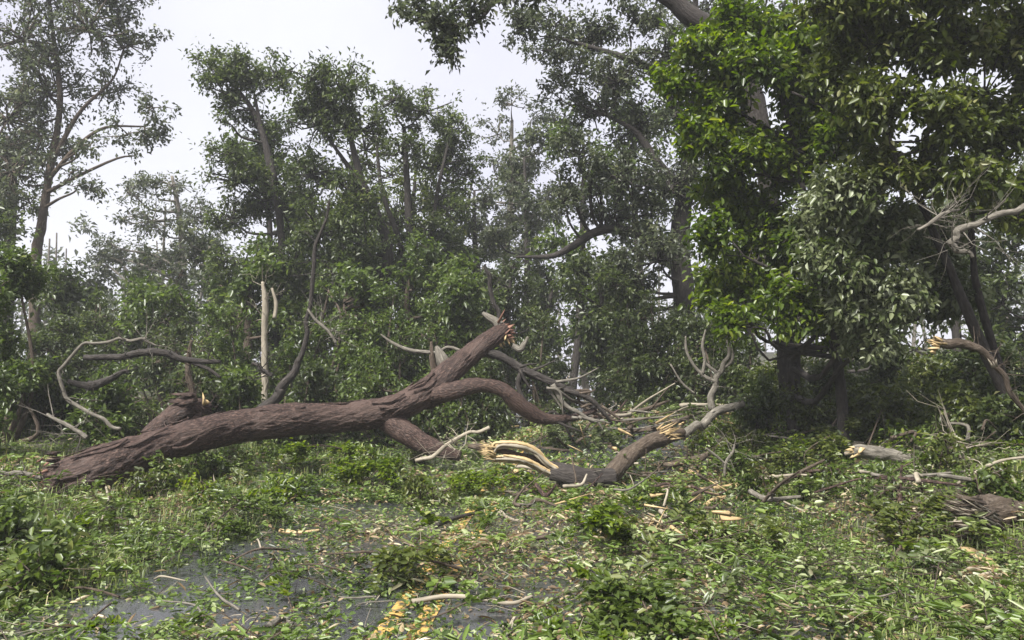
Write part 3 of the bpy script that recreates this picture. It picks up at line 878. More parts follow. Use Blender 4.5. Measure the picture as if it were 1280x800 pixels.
m_ = MB(); shards(m_, P(70, 600, 9.1), P(30, 612, 9.0) - P(62, 606, 9.1), 70, .20, .12, .022, rng); stuff(m_.build('bark_shreds', M['bark_fallen'], ft))

# ------------------------------------------------------------------ other broken wood
def stick(name, label, cat, rows, Y, mat, group=None, sides=10, n=None, seed=1, rough=.1, forks=(), torn=None, knob=.06, twiggy=14):
    if sides < 16:
        rk = np.random.default_rng(int(abs(rows[0][0])) + 17)
        nr = [rows[0]]
        for a_, b_ in zip(rows[:-1], rows[1:]):
            dl = math.hypot(b_[0] - a_[0], b_[1] - a_[1])
            f_ = rk.uniform(.35, .65); j_ = min(3.5, .10 * dl)
            nr.append(tuple(a_[q] * (1 - f_) + b_[q] * f_ + (rk.normal() * j_ if q < 2 else 0) for q in range(len(a_))))
            nr.append(b_)
        rows = nr
    r_ = pix_path(rows, Y)
    root = thing(name, label, cat, r_[0, :3], group)
    m_ = MB(); tube(m_, r_[:, :3], r_[:, 3], sides, n or len(r_) * 9, rough, 4.5, seed, knob=knob, wob=.35 if sides < 16 else .15)
    m_.build('stem', M[mat], root)
    for fk in forks:
        f_ = pix_path(fk, Y)
        m_ = MB(); tube(m_, f_[:, :3], f_[:, 3], 7, len(f_) * 5, rough, 2.2, seed + 3, knob=knob)
        m_.build('side_branch', M[mat], root)
    if twiggy:
        r2 = np.random.default_rng(seed * 31 + int(rows[0][0]))
        pc = smooth(r_, 60)
        k_ = r2.integers(14, 60, twiggy)
        Ls = r2.uniform(.12, .5, (twiggy, 1))
        E_ = pc[k_, :3] + nrm(r2.normal(size=(twiggy, 3)) + A([0, 0, .3])) * Ls
        m_ = MB(); twigs(m_, pc[k_, :3], E_, np.minimum(pc[k_, 3] * .4, .009), .002, r2, .1)
        k2 = r2.integers(0, twiggy, twiggy * 2)
        twigs(m_, pc[k_[k2], :3] * .45 + E_[k2] * .55, E_[k2] + r2.normal(size=(twiggy * 2, 3)) * .12, .003, .0015, r2, .1)
        stuff(m_.build('twigs', M[mat], root))
    for (px, py, y, dx, dy, nn, ln, sp, rr_, mt) in (torn or []):
        m_ = MB(); shards(m_, P(px, py, y), P(px + dx, py + dy, y) - P(px, py, y), nn, ln, sp, rr_, np.random.default_rng(seed)); stuff(m_.build('splinters', M[mt], root))
    return root
stick('broken_log', 'short dark log with a torn upturned end behind the fallen trunk', 'log', [(185, 548, 24, 10.9), (208, 524, 27, 11), (235, 509, 26, 11.1), (262, 508, 18, 11.3)], 11, 'bark_fallen', sides=22, n=60, rough=.16,
      torn=[(238, 500, 11.0, -30, 8, 10, .5, .08, .05, 'bark_fallen'), (254, 500, 11.1, 1, -20, 3, .2, .03, .05, 'wood_raw')])
stick('bowed_branch', 'pale bare branch bowed into a hoop beside the thicket', 'branch', [(152, 536, 5), (130, 524, 5), (100, 508, 5), (80, 488, 4.5), (74, 465, 4.5), (88, 447, 4), (118, 430, 4), (150, 424, 4), (178, 424, 3.5), (196, 433, 2)], 10.7, 'bark_grey', n=80)
stick('dead_branch', 'dark dead branch hanging level inside the pale hoop', 'branch', [(105, 445, 7), (150, 446, 8), (190, 441, 9), (225, 449, 8), (276, 452, 5)], 11.2, 'bark_dark', forks=[[(232, 450, 6), (258, 460, 5), (276, 472, 3)]])
stick('dead_branch', 'thick dark broken branch low in the tangle under the hoop', 'branch', [(85, 475, 6), (112, 481, 12), (140, 471, 8), (160, 465, 4)], 11.5, 'bark_dark')
stick('dead_branch', 'thin grey stick poking out beside the torn foot of the trunk', 'branch', [(58, 518, 4), (80, 530, 5), (108, 548, 6)], 10, 'bark_grey')
stick('dead_branch', 'curved grey stick reaching left from the torn foot of the trunk', 'branch', [(-10, 588, 4), (20, 591, 6), (45, 597, 6), (65, 606, 5)], 9.0, 'bark_grey')
stick('bare_sapling', 'brown upright snapped stem standing behind the torn log', 'dead tree', [(243, 512, 9), (240, 480, 8), (236, 450, 7), (239, 425, 4)], 12, 'bark_brown')
stick('leaning_sapling', 'slender dark sapling leaning with a bent foot behind the trunk', 'sapling', [(325, 512, 14), (348, 490, 13), (366, 468, 10), (378, 442, 7), (382, 400, 6), (392, 340, 5), (404, 285, 4), (412, 250, 3)], 12.4, 'bark_dark', n=70)
stick('snapped_tree', 'tall snapped pale tree stem stripped of bark behind the shrubs', 'dead tree', [(332, 505, 8), (331, 465, 8), (330, 420, 7), (331, 380, 8), (328, 352, 4)], 15.2, 'bark_pale', sides=16, forks=[[(343, 398, 5), (345, 380, 5), (340, 360, 3)]])
stick('dead_branch', 'thin grey twig slanting beside the leaning sapling', 'branch', [(384, 386, 3), (400, 404, 4), (420, 428, 4)], 12.2, 'bark_grey')
stick('dead_branch', 'short dark spur crossing in front of the pale snapped stem', 'branch', [(316, 455, 4), (326, 462, 5), (340, 470, 5)], 12.6, 'bark_dark')
stick('bare_sapling', 'thin dark bare stem rising behind the snapped tip of the trunk', 'dead tree', [(622, 420, 6), (618, 380, 6), (613, 345, 5), (606, 330, 3)], 15, 'bark_dark')

# split branch with raw yellow wood
sb = thing('split_branch', 'twisted branch split open to raw yellow wood on the road', 'branch', P(720, 600, 10.0) * A([1, 1, 0]))
limb(sb, [(690, 588, 22, 10.0), (715, 594, 27, 9.9), (740, 598, 25, 9.9), (766, 597, 22, 9.95)], 10, 'bark_dark', 'stem', 18, .18, 60, 3)
limb(sb, [(760, 598, 24, 9.95), (775, 583, 23, 10.2), (792, 566, 21, 10.5), (815, 551, 20, 10.8), (835, 545, 17, 11.0), (852, 541, 12, 11.2)], 10, 'bark_brown', 'stem', 18, .18, 70, 4)
rst = np.random.default_rng(66)
for pr_, nst in (([(602, 563), (622, 557), (648, 556), (668, 564), (685, 580), (704, 591)], 13), ([(612, 573), (635, 573), (658, 577), (680, 588), (700, 597)], 11)):
    for k in range(nst):
        ox, oy, oz = rst.uniform(-3, 3), rst.uniform(-3.6, 3.6), rst.uniform(-.05, .05)
        s0 = rst.uniform(0, .9)
        rows_ = [(x_ + ox * f_, y_ + oy * f_ + rst.normal() * .8, max(2.0, rst.uniform(2.6, 5.4) * (.35 if i_ == 0 else 1)), 9.95 + oz * f_) for i_, ((x_, y_), f_) in enumerate(zip(pr_, np.linspace(1.25, .5, len(pr_))))]
        x0_, y0_, d0_, z0_ = rows_[0]
        rows_[0] = (x0_ + s0 * 22, y0_, d0_, z0_)
        limb(sb, rows_, 10, 'wood_raw' if k % 4 else 'bark_pale', 'wood_strand', 7, .3, 34, 5 + k)
limb(sb, [(585, 558, 5, 10.1), (605, 560, 9, 10.05), (640, 567, 7, 10.02), (672, 575, 10, 10.05), (692, 584, 14, 10.05)], 10, 'bark_brown', 'bark_strip', 10, .2, 50, 7)
m_ = MB(); shards(m_, P(614, 565, 9.95), P(585, 562, 9.95) - P(612, 566, 9.95), 46, .26, .055, .011, rng); stuff(m_.build('splinters', M['wood_raw'], sb))
m_ = MB(); shards(m_, P(830, 543, 10.9), P(860, 534, 10.9) - P(838, 541, 10.9), 34, .38, .05, .014, rng); stuff(m_.build('splinters', M['wood_raw'], sb))
stick('dead_branch', 'straight grey bough propped on the heap behind the split branch', 'branch', [(852, 542, 11, 11.3), (872, 528, 11, 11.5), (898, 513, 10, 11.8), (928, 504, 8, 12)], 11.5, 'bark_grey')
stick('dead_sapling', 'bare forked grey sapling standing upright on the heap', 'dead tree', [(890, 512, 9), (893, 488, 8), (896, 474, 8), (903, 463, 7), (911, 445, 5), (908, 420, 4), (904, 402, 2)], 12.3, 'bark_grey',
      forks=[[(896, 478, 6), (880, 470, 5), (866, 455, 4), (858, 438, 4), (857, 420, 2)], [(878, 468, 5), (881, 450, 4), (878, 432, 4), (882, 412, 2)], [(899, 468, 5), (886, 458, 4), (880, 452, 3)], [(905, 460, 4), (915, 450, 4), (917, 425, 2)], [(868, 492, 3), (852, 478, 3), (838, 455, 2)]], n=60)
stick('dead_branch', 'pale stick curving behind the split branch toward the trunk', 'branch', [(518, 575, 5), (535, 572, 6), (552, 560, 5), (570, 549, 5), (590, 540, 4), (612, 535, 5)], 10.8, 'bark_pale')
stick('dead_branch', 'dark-barked branch lying flat right of the split branch', 'branch', [(830, 580, 5), (850, 577, 9), (875, 573, 8), (893, 568, 5)], 10.7, 'bark_brown')
stick('dead_branch', 'upright grey splint leaning among twigs on the heap', 'branch', [(905, 595, 3), (908, 575, 4), (918, 555, 3)], 10, 'bark_grey', forks=[[(907, 580, 3), (893, 568, 3), (882, 560, 2)]])
# heap of broken branches on the far road
rh = np.random.default_rng(8)
spots = [('heap_branch', 'broken branch in the brown heap of wood behind the split branch', 'branches of the heap on the road', 655, 900, 488, 545, 1.0)] * 80 + \
        [('bank_branch', 'broken stick lying on the leafy bank between the logs', 'sticks on the bank', 930, 1270, 545, 640, .6)] * 34 + \
        [('tangle_branch', 'dead stick in the tangle behind the trunk foot', 'sticks of the tangle behind the trunk foot', 20, 330, 500, 545, .8)] * 34 + \
        [('road_branch', 'broken stick below the split yellow branch', 'sticks on the road by the split branch', 620, 960, 570, 660, .5)] * 26
for k, (nm_, lab_, grp_, xa, xb, ya, yb, ls_) in enumerate(spots):
    px, py = rh.uniform(xa, xb), rh.uniform(ya, yb)
    g = G(px, py)
    L = rh.uniform(.35, 1.5) * ls_
    a = rh.uniform(-1.5, 1.6)
    d = A([math.cos(a), math.sin(a), rh.uniform(-.15, .25) if k % 4 else rh.uniform(.2, .9)])
    p0 = g + A([0, 0, .05 + rh.random() * .25]) - d * L / 2
    root = thing(nm_, lab_, 'branch', p0, grp_)
    m_ = MB(); r0 = rh.uniform(.010, .042) * (.3 + .7 * ls_)
    tube(m_, [p0, p0 + d * L * .5 + rh.normal(size=3) * .07, p0 + d * L + rh.normal(size=3) * .08], [r0, r0 * .9, r0 * .5], 7, 14, .12, 2.2, k, knob=.1, wob=.4)
    m_.build('stem', M[['bark_brown', 'bark_grey', 'bark_fallen', 'bark_pale', 'bark_brown'][k % 5]], root)
    if k % 2:
        e = p0 + d * L + nrm(rh.normal(size=3)) * .35
        m_ = MB(); tube(m_, [p0 + d * L * .5, e], [r0 * .6, r0 * .25], 5, 5); m_.build('side_branch', M['bark_brown'], root)
for k in range(110):
    px, py = rh.uniform(640, 920), rh.uniform(500, 600) if k % 3 else rh.uniform(600, 700)
    p = G(px, py) + A([0, 0, .06 + rh.random() * .22])
    m_ = MB(); d_ = nrm(rh.normal(size=3) * A([1, 1, .35]))
    shards(m_, p, d_, 1, rh.uniform(.15, .6), .001, rh.uniform(.012, .04), rh, .4)
    pale = k % 2
    tag(m_.build('wood_splinter', M['wood_raw' if pale else 'bark_brown'], None, origin=p, smooth_=False), ('pale tan' if pale else 'brown bark') + ' splinter scattered round the split branch and heap', 'splinter', ('tan' if pale else 'bark') + ' splinters round the heap')
# right hand logs
stick('broken_log', 'thin brown log with a pale torn end lying on the bank', 'log', [(1066, 563, 14), (1090, 566, 18), (1120, 571, 18), (1150, 579, 17), (1182, 592, 16)], 9.3, 'bark_grey', sides=16, n=60, rough=.16,
      torn=[(1068, 564, 9.3, -20, 4, 16, .18, .04, .025, 'wood_raw')])
stick('broken_log', 'stout grey log with a hollow splintered end at the bank foot', 'log', [(1214, 640, 34, 6.35), (1232, 641, 42, 6.45), (1262, 646, 44, 6.6), (1300, 656, 46, 6.8), (1350, 670, 46, 7.0)], 6.5, 'bark_brown', sides=44, n=160, rough=.16,
      torn=[(1212, 638, 6.28, -30, -4, 60, .26, .085, .018, 'bark_brown'), (1218, 640, 6.22, -24, -8, 22, .30, .05, .010, 'bark_pale'), (1236, 652, 6.2, -22, -12, 14, .30, .05, .011, 'bark_grey')])
stick('torn_limb', 'torn limb with a raw pale tip caught in the leaning stems', 'branch', [(1163, 427, 12), (1182, 431, 13), (1206, 433, 12), (1226, 440, 9), (1242, 458, 7), (1262, 490, 6), (1285, 520, 5)], 8.5, 'bark_brown', sides=14, n=60,
      torn=[(1168, 428, 8.2, -14, -5, 14, .14, .04, .02, 'wood_raw'), (1240, 452, 8.15, -4, -20, 4, .12, .02, .012, 'bark_pale')])
stick('bent_branch', 'bleached bare branch with a sharp bend among the right-hand leaves', 'branch', [(1300, 258, 8), (1270, 264, 8), (1238, 272, 8), (1212, 283, 8), (1196, 290, 9), (1190, 304, 8), (1197, 315, 6), (1216, 322, 4)], 7.4, 'bark_grey')
stick('dead_branch', 'pale curled bark strip lying below the thin brown log', 'branch', [(1132, 604, 5), (1150, 605, 7), (1168, 609, 6), (1182, 613, 5)], 8.4, 'bark_pale')
stick('dead_branch', 'upright broken pale stub between the two bank logs', 'branch', [(1205, 578, 8), (1198, 560, 7), (1193, 541, 4)], 8.4, 'bark_pale')
stick('dead_branch', 'thin grey bare stick slanting through the pale leaves', 'branch', [(1148, 288, 4), (1170, 275, 5), (1200, 262, 3)], 7.8, 'bark_grey')

# ------------------------------------------------------------------ litter on the ground
BARE = [(150, 772, .55), (235, 738, .42), (330, 690, .3), (305, 770, .33), (430, 770, .26), (452, 785, .2), (600, 772, .34), (690, 752, .24), (480, 690, .25), (455, 648, .28), (380, 735, .2), (655, 790, .22), (524, 795, .08), (546, 750, .05), (562, 684, .10), (592, 668, .07)]
BP = [(G(a, b)[:2], r) for a, b, r in BARE]
BRP = [(G(a, b)[:2], r) for a, b, r in [(850, 680, .5), (900, 660, .4), (840, 520, 1.1), (740, 520, .9), (900, 600, .6), (1130, 660, .6), (760, 640, .3), (690, 650, .35), (1050, 640, .4), (300, 790, .3), (250, 625, .5)]]
def bare(x, y):
    o = np.zeros_like(x)
    pp = np.stack([x, y, 0 * x], -1)
    for c, r in BP:
        d = np.hypot((x - c[0]), (y - c[1]) * .75) / r + .35 * nz(pp, 5.0, 3) + .2 * nz(pp, 13., 1)
        o = np.maximum(o, np.clip(1.35 - d, 0, 1))
    return o

def scatter(rng, n, y0, y1, pow_=1.0, half=.74, marg=1.2):
    y = y0 + (y1 - y0) * rng.random(n) ** pow_
    x = rng.uniform(-1, 1, n) * (y * half + marg)
    return x, y
def pile(x, y):
    pp = np.stack([x, y, 0 * x], -1)
    return np.clip(.05 + .07 * nz(pp, 1.9, 4) + .05 * nz(pp, 4.3, 6), .004, .3)

rng = np.random.default_rng(21)
lit = MB()
def litter(n, y0, y1, lo, hi, wd, fine, vmu, vsd, keepbare=.1, flat=.5, lift=1.0, pow_=1.3):
    x, y = scatter(rng, n, y0, y1, pow_)
    b = bare(x, y)
    pp = np.stack([x, y, 0 * x], -1)
    k = rng.random(n) > np.maximum(b * (1 - keepbare), .0)
    x, y, pp = x[k], y[k], pp[k]
    n = len(x)
    z = height(x, y) + .02 + pile(x, y) * rng.random(n) * lift
    v = np.clip(vmu + rng.normal(size=n) * vsd + .15 * nz(pp, 1.0, 5) + .09 * nz(pp, 3.1, 2), 0, 1)
    br = np.clip(.05 + .24 * nz(pp, .8, 11) + .12 * nz(pp, 2.7, 12), 0, .7)
    for c, r in BRP:
        br = np.maximum(br, .75 * np.clip(1.5 - np.hypot(x - c[0], (y - c[1]) * .7) / r + .3 * nz(pp, 4., 2), 0, 1))
    tb = rng.random(n) < br
    v = np.where(tb, rng.uniform(.81, .97, n), np.minimum(v, .78)) if vmu < .8 else v
    an = rng.uniform(0, 6.28, n)
    dr = np.stack([np.cos(an), np.sin(an), rng.normal(size=n) * .35 + .1], -1)
    up = rng.normal(size=(n, 3)) * flat + A([0, 0, 1])
    leaves(lit, np.stack([x, y, z], -1), dr, up, rng.uniform(lo, hi, n), wd, v, fine=fine, curl=.1)
litter(38000, 3.4, 9.5, .022, .045, .5, False, .38, .17)
litter(32000, 3.4, 9.5, .035, .066, .5, True, .38, .17)
litter(52000, 9.0, 24, .05, .11, .5, False, .38, .16, pow_=1.6)
litter(3000, 3.4, 14, .04, .12, .22, True, .93, .05, keepbare=.5, pow_=1.4)
litter(9000, 3.4, 12, .015, .03, .5, False, .45, .25, keepbare=.9, lift=.1)
lo_ = lit.build('leaf_litter', M['litter'])
lo_['kind'] = 'stuff'; lo_['label'] = 'torn green and brown leaves strewn thickly over road and ground'; lo_['category'] = 'leaf litter'

# sprays of torn twigs heaped in drifts, too many to count
spr = MB(); sps = MB()
ns_ = 2100
x, y = scatter(rng, ns_ * 3, 3.6, 18, 1.3)
pp = np.stack([x, y, 0 * x], -1)
hp = np.clip(.38 + .42 * nz(pp, 1.25, 14) + .2 * nz(pp, 3.3, 15), 0, 1) * (1 - np.clip(bare(x, y) * 2.2, 0, 1))
hp *= 1 - .8 * np.clip(1.6 - np.hypot((x - 2.3) / 1.7, (y - 12.6) / 1.2), 0, 1)
k = np.where(rng.random(len(x)) < hp)[0][:ns_]
for q in k:
    a0 = rng.uniform(0, 6.28); L = rng.uniform(.2, .55); nl = int(rng.integers(12, 26))
    ax = A([math.cos(a0), math.sin(a0), 0])
    b = A([x[q], y[q], float(height(x[q], y[q])) + .02 + rng.random() * .22 * hp[q]])
    e = b + ax * L + A([0, 0, rng.uniform(-.04, .16)])
    twigs(sps, b[None], e[None], .005, .002, rng)
    t = rng.uniform(.15, 1, nl)[:, None]
    th = a0 + np.where(rng.random(nl) < .5, -1, 1) * rng.uniform(.2, 1.4, nl)
    dr = np.stack([np.cos(th), np.sin(th), rng.uniform(-.25, .6, nl)], -1)
    kind = rng.random() + .22 * float(nz(A([x[q], y[q], 0]), .8, 17))
    v0 = .26 if kind < .3 else (.40 if kind < .58 else (.54 if kind < .76 else (.68 if kind < .94 else .90)))
    narrow = rng.random() < .35
    lf_ = rng.uniform(.07, .13) if narrow else rng.choice([.03, .042, .055, .075, .095], p=[.22, .28, .26, .16, .08])
    if lf_ < .05: nl = int(nl * 1.7); t = rng.uniform(.1, 1, nl)[:, None]; th = a0 + rng.uniform(-1.5, 1.5, nl); dr = np.stack([np.cos(th), np.sin(th), rng.uniform(-.25, .7, nl)], -1)
    leaves(spr, b * (1 - t) + e * t + rng.normal(size=(nl, 3)) * .02, dr, rng.normal(size=(nl, 3)) * .5 + A([0, 0, 1]), lf_ * rng.uniform(.5, 1.3, nl), rng.uniform(.12, .2) if narrow else rng.uniform(.36, .6), np.clip(v0 + rng.normal(size=nl) * .09, 0, .8 if v0 < .8 else 1), fine=True, curl=.15)
so = spr.build('leaf_drift', M['litter'])
so['kind'] = 'stuff'; so['label'] = 'drifts of torn leafy sprays heaped over road and banks'; so['category'] = 'leaf drift'
stuff(sps.build('twigs', M['bark_brown'], so))
# straw, bark crumbs and twig ends among the leaves
for nm_, mt_, n_ in (('straw', 'bark_pale', 3000), ('twig_litter', 'bark_brown', 5200)):
    x, y = scatter(rng, n_, 3.5, 15, 1.35)
    pp = np.stack([x, y, 0 * x], -1)
    k = rng.random(n_) < np.clip(.45 + .45 * nz(pp, 1.0, 21 if nm_ == 'straw' else 24) + .2 * nz(pp, 3., 22), .05, 1) * (1 - .7 * bare(x, y))
    x, y = x[k], y[k]; n2 = len(x)
    b = np.stack([x, y, height(x, y) + .03 + pile(x, y) * rng.random(n2) * 1.2], -1)
    an = rng.uniform(0, 6.28, n2); L = rng.uniform(.05, .28, n2)
    e = b + np.stack([np.cos(an) * L, np.sin(an) * L, rng.normal(size=n2) * .03 + .01], -1)
    m_ = MB(); twigs(m_, b, e, rng.uniform(.0018, .0045, n2), .0014, rng, .12)
    o = stuff(m_.build(nm_, M[mt_]))
    o['label'] = 'straw-pale stalks strewn among the fallen leaves' if nm_ == 'straw' else 'crumbled brown twig ends strewn among the fallen leaves'; o['category'] = 'litter'

# grass on the verges
gm = MB()
def grass(n, y0, y1, fn, lo, hi):
    x, y = scatter(rng, n, y0, y1, 1.3)
    pp = np.stack([x, y, 0 * x], -1)
    k = rng.random(n) < fn(x, y, pp)
    x, y, pp = x[k], y[k], pp[k]
    n = len(x)
    b = np.stack([x, y, height(x, y)], -1)
    an = rng.uniform(0, 6.28, n) * .55 + 1.3 * nz(pp, .9, 9)
    L = rng.uniform(lo, hi, n)[:, None]
    h = np.stack([np.cos(an), np.sin(an), 0 * an], -1)
    s = np.stack([-np.sin(an), np.cos(an), 0 * an], -1) * rng.uniform(.003, .006, n)[:, None]
    le = rng.uniform(.25, 1.0, n)[:, None]
    m1 = b + h * L * .22 * le + A([0, 0, 1]) * L * .55
    t = b + h * L * .75 * le + A([0, 0, 1]) * L * (.9 - .45 * le)
    V = np.stack([b - s, b + s, m1 + s * .8, m1 - s * .8, t], 1).reshape(-1, 3)
    kk = np.arange(n)[:, None] * 5
    v = np.clip(.5 + rng.normal(size=n) * .2 + .12 * nz(pp, 1.4, 7), 0, 1)
    gm.add(V, kk + A([[0, 1, 2, 3]]).astype(int), kk + A([[3, 2, 4]]).astype(int), val=np.repeat(v, 5))
def g_left(x, y, pp):
    xr = x - road_x(y)
    return np.clip((-xr - 1.9 + .4 * nz(pp, 1.8, 3)) / .5, 0, 1) * (1 - bare(x, y)) * np.clip(.7 + .5 * nz(pp, 2.2, 8), .15, 1)
def g_right(x, y, pp):
    xr = x - road_x(y)
    return np.clip((xr - 2.2 + .5 * nz(pp, 1.8, 3)) / .6, 0, 1) * np.clip(.6 + .5 * nz(pp, 2.2, 8), .1, 1)
grass(60000, 3.4, 14, g_left, .10, .30)
grass(60000, 3.4, 16, g_right, .07, .20)
go = gm.build('grass', M['grass'])
go['kind'] = 'stuff'; go['label'] = 'bent grass blades of the verges between the fallen leaves'; go['category'] = 'grass'

# leafy sprigs torn from the trees: a few kinds, copied
def sprig_mesh(seed, L, nl, leaf, wd, lm):
    r_ = np.random.default_rng(seed)
    st, lf = MB(), MB()
    pts = A([[0, 0, .015], [L * .35, r_.normal() * .05, .04 + r_.random() * .05], [L * .7, r_.normal() * .08, .06 + r_.random() * .08], [L, r_.normal() * .1, .04 + r_.random() * .08]])
    tube(st, pts, [.006, .005, .004, .002], 5, 12)
    pc = smooth(pts, 40)
    k = (r_.uniform(.2, 1, nl) ** .7 * 39).astype(int)
    s = np.where(r_.random(nl) < .5, -1, 1)
    an = s * r_.uniform(.3, 1.5, nl)
    dr = np.stack([np.cos(an), np.sin(an), r_.uniform(-.1, .9, nl)], -1)
    up = r_.normal(size=(nl, 3)) * .4 + A([0, 0, 1])
    leaves(lf, pc[k] + r_.normal(size=(nl, 3)) * .012, dr, up, leaf * r_.uniform(.6, 1.2, nl), wd, np.clip(.5 + r_.normal(size=nl) * .2, 0, 1), fine=True, curl=.18)
    return st.mesh('stem', M['bark_brown']), lf.mesh('foliage', M[lm])
def sprig(parts, name, label, cat, group, loc, rz, sc, tilt=0, roll=0):
    root = thing(name, label, cat, loc, group)
    root.rotation_euler = (roll, tilt, rz)
    root.scale = (sc, sc, sc)
    for nm, me in zip(('stem', 'foliage'), parts):
        o = bpy.data.objects.new(nm, me); COL.objects.link(o); o.parent = root
    return root
kinds = [('canopy_mid', 'mid-green torn sprig lying on the leaf litter', .45, 34, .075, .5), ('canopy_bright', 'fresh bright-green torn sprig lying on the leaf litter', .40, 38, .07, .55),
         ('canopy_pale', 'pale grey-green torn sprig lying on the leaf litter', .45, 30, .075, .45), ('canopy_olive', 'olive-green torn sprig lying on the leaf litter', .5, 40, .07, .42)]
protos = [[(sprig_mesh(100 + i * 10 + j, L, nl, lf, wd, lm), lab) for j in range(3)] for i, (lm, lab, L, nl, lf, wd) in enumerate(kinds)]
rng = np.random.default_rng(61)
cnt = 0
while cnt < 280:
    x, y = scatter(rng, 1, 3.9, 14, 1.25, .66, .2)
    if bare(x, y)[0] > .35: continue
    i = int(rng.choice(4, p=[.36, .26, .16, .22])); j = int(rng.integers(0, 3))
    parts, lab = protos[i][j]
    sprig(parts, 'leafy_sprig', lab, 'sprig', kinds[i][0].replace('canopy_', '') + ' green sprigs strewn on the ground', (x[0], y[0], float(height(x[0], y[0])) + .02), rng.uniform(0, 6.28), rng.uniform(.55, 1.15), rng.uniform(-.45, .05), rng.normal() * .3)
    cnt += 1

# larger fallen boughs that stand out of the litter
def bough(label, px, py, hgt, wid, lm, n, leaf, seed, name='leafy_bough', vshift=.05):
    g = G(px, py)
    if name != 'leafy_bough':
        make_shrub(name, label, 'plant', None, g[0], g[1], hgt, wid, leaf, n, lm, seed, lift=.15, stems=3, fine=True, vshift=vshift)
        return
    r_ = np.random.default_rng(seed)
    root = thing(name, label, 'branch', g)
    lf = MB()
    a0 = r_.uniform(0, 6.28)
    ax = A([math.cos(a0), math.sin(a0), 0])
    L = wid * 2.4
    def on(p, up_): return A([p[0], p[1], float(height(p[0], p[1])) + up_])
    main = [on(g - ax * L * .5, .04), on(g - ax * L * .1 + r_.normal(size=3) * .05, hgt * .6), on(g + ax * L * .25 + r_.normal(size=3) * .08, hgt * .8), on(g + ax * L * .55, hgt * .45)]
    m_ = MB(); tube(m_, main, [.014, .011, .007, .003], 6, 16, .1, 2.2, seed); m_.build('stem', M['bark_brown'], root)
    pc = smooth(main, 40)
    nb_ = 11
    for i in range(nb_):
        k = int(r_.uniform(6, 38)); b = pc[k]
        sgn = 1 if i % 2 else -1
        an = a0 + sgn * r_.uniform(.4, 1.3)
        l2 = L * r_.uniform(.2, .42)
        d = A([math.cos(an), math.sin(an), 0])
        e = on(b + d * l2, hgt * r_.uniform(.1, 1.1)); md = (b + e) / 2 + A([0, 0, .05])
        m_ = MB(); tube(m_, [b, md, e], [.006, .004, .002], 5, 7); m_.build('side_branch', M['bark_brown'], root)
        q = smooth([b, md, e], 30)
        nl = int(n * 1.2 / nb_)
        kk = r_.integers(6, 30, nl)
        th = an + np.where(r_.random(nl) < .5, -1, 1) * r_.uniform(.2, 1.3, nl)
        dr = np.stack([np.cos(th), np.sin(th), r_.uniform(-.3, .7, nl)], -1)
        up = r_.normal(size=(nl, 3)) * .45 + A([0, 0, 1])
        leaves(lf, q[kk] + r_.normal(size=(nl, 3)) * .03, dr, up, leaf * r_.uniform(.6, 1.2, nl), .48, np.clip(.48 + vshift + r_.normal(size=nl) * .2, 0, 1), fine=True, curl=.18)
    lf.build('foliage', M[lm], root)
bough('fresh green leafy bough heaped on the road right of the yellow lines', 775, 690, .34, .34, 'canopy_bright', 650, .075, 301)
bough('large dark-leaved bough in front of the bare wet asphalt', 800, 790, .30, .34, 'canopy_mid', 620, .075, 302)
bough('feathery dark-green bough at the verge below the trunk', 285, 672, .30, .42, 'canopy_mid', 900, .06, 303)
bough('leafy bough lying by the left yellow line', 540, 730, .24, .26, 'canopy_olive', 420, .065, 304)
bough('bright-green bough under the middle of the trunk', 480, 610, .34, .46, 'canopy_bright', 900, .07, 305)
bough('bright-green bough lying below the split yellow wood', 590, 622, .26, .4, 'canopy_bright', 700, .07, 306)
bough('mid-green bough piled against the underside of the trunk', 415, 585, .45, .45, 'canopy_bright', 900, .07, 307)
bough('broad-leaved weed clump on the left verge', 45, 745, .24, .42, 'canopy_mid', 620, .075, 308, 'weed_clump')
bough('dark broad-leaved weed clump beside the trunk foot', -20, 690, .36, .5, 'canopy_mid', 900, .075, 309, 'weed_clump')
bough('bushy green bough at the right edge of the road', 960, 700, .26, .45, 'canopy_olive', 800, .065, 310)
bough('leafy bough leaning before the splintered log', 1130, 690, .24, .5, 'canopy_olive', 900, .065, 311)
bough('low leafy bough between heap and bank', 980, 590, .36, .6, 'canopy_mid', 1000, .075, 312)
bough('leafy bough on the bank below the slim trunk', 1040, 570, .4, .6, 'canopy_olive', 1000, .075, 313)
bough('pale leafy bough spread behind the split branch', 700, 560, .34, .6, 'canopy_pale', 800, .08, 314)
bough('olive bough heaped on the road before the grey sapling', 900, 560, .3, .5, 'canopy_olive', 800, .075, 315)

# low plants pushing up through the debris on the bank and along the verge
rp = np.random.default_rng(404)
for k in range(44):
    px, py = (rp.uniform(880, 1270), rp.uniform(530, 640)) if k < 26 else (rp.uniform(120, 560), rp.uniform(575, 640))
    g = G(px, py)
    lm, ad = [('canopy_mid', 'mid-green'), ('canopy_bright', 'bright green'), ('canopy_olive', 'olive-green')][k % 3]
    make_shrub('low_plant', ad + (' low leafy plant on the right bank' if k < 26 else ' low leafy plant at the foot of the fallen trunk'), 'plant', 'low plants on the right bank' if k < 26 else 'low plants by the fallen trunk',
               g[0], g[1], rp.uniform(.18, .42), rp.uniform(.2, .42), .06, int(rp.uniform(160, 320)), lm, 4000 + k, lift=.1, stems=2, fine=True, vshift=.08)

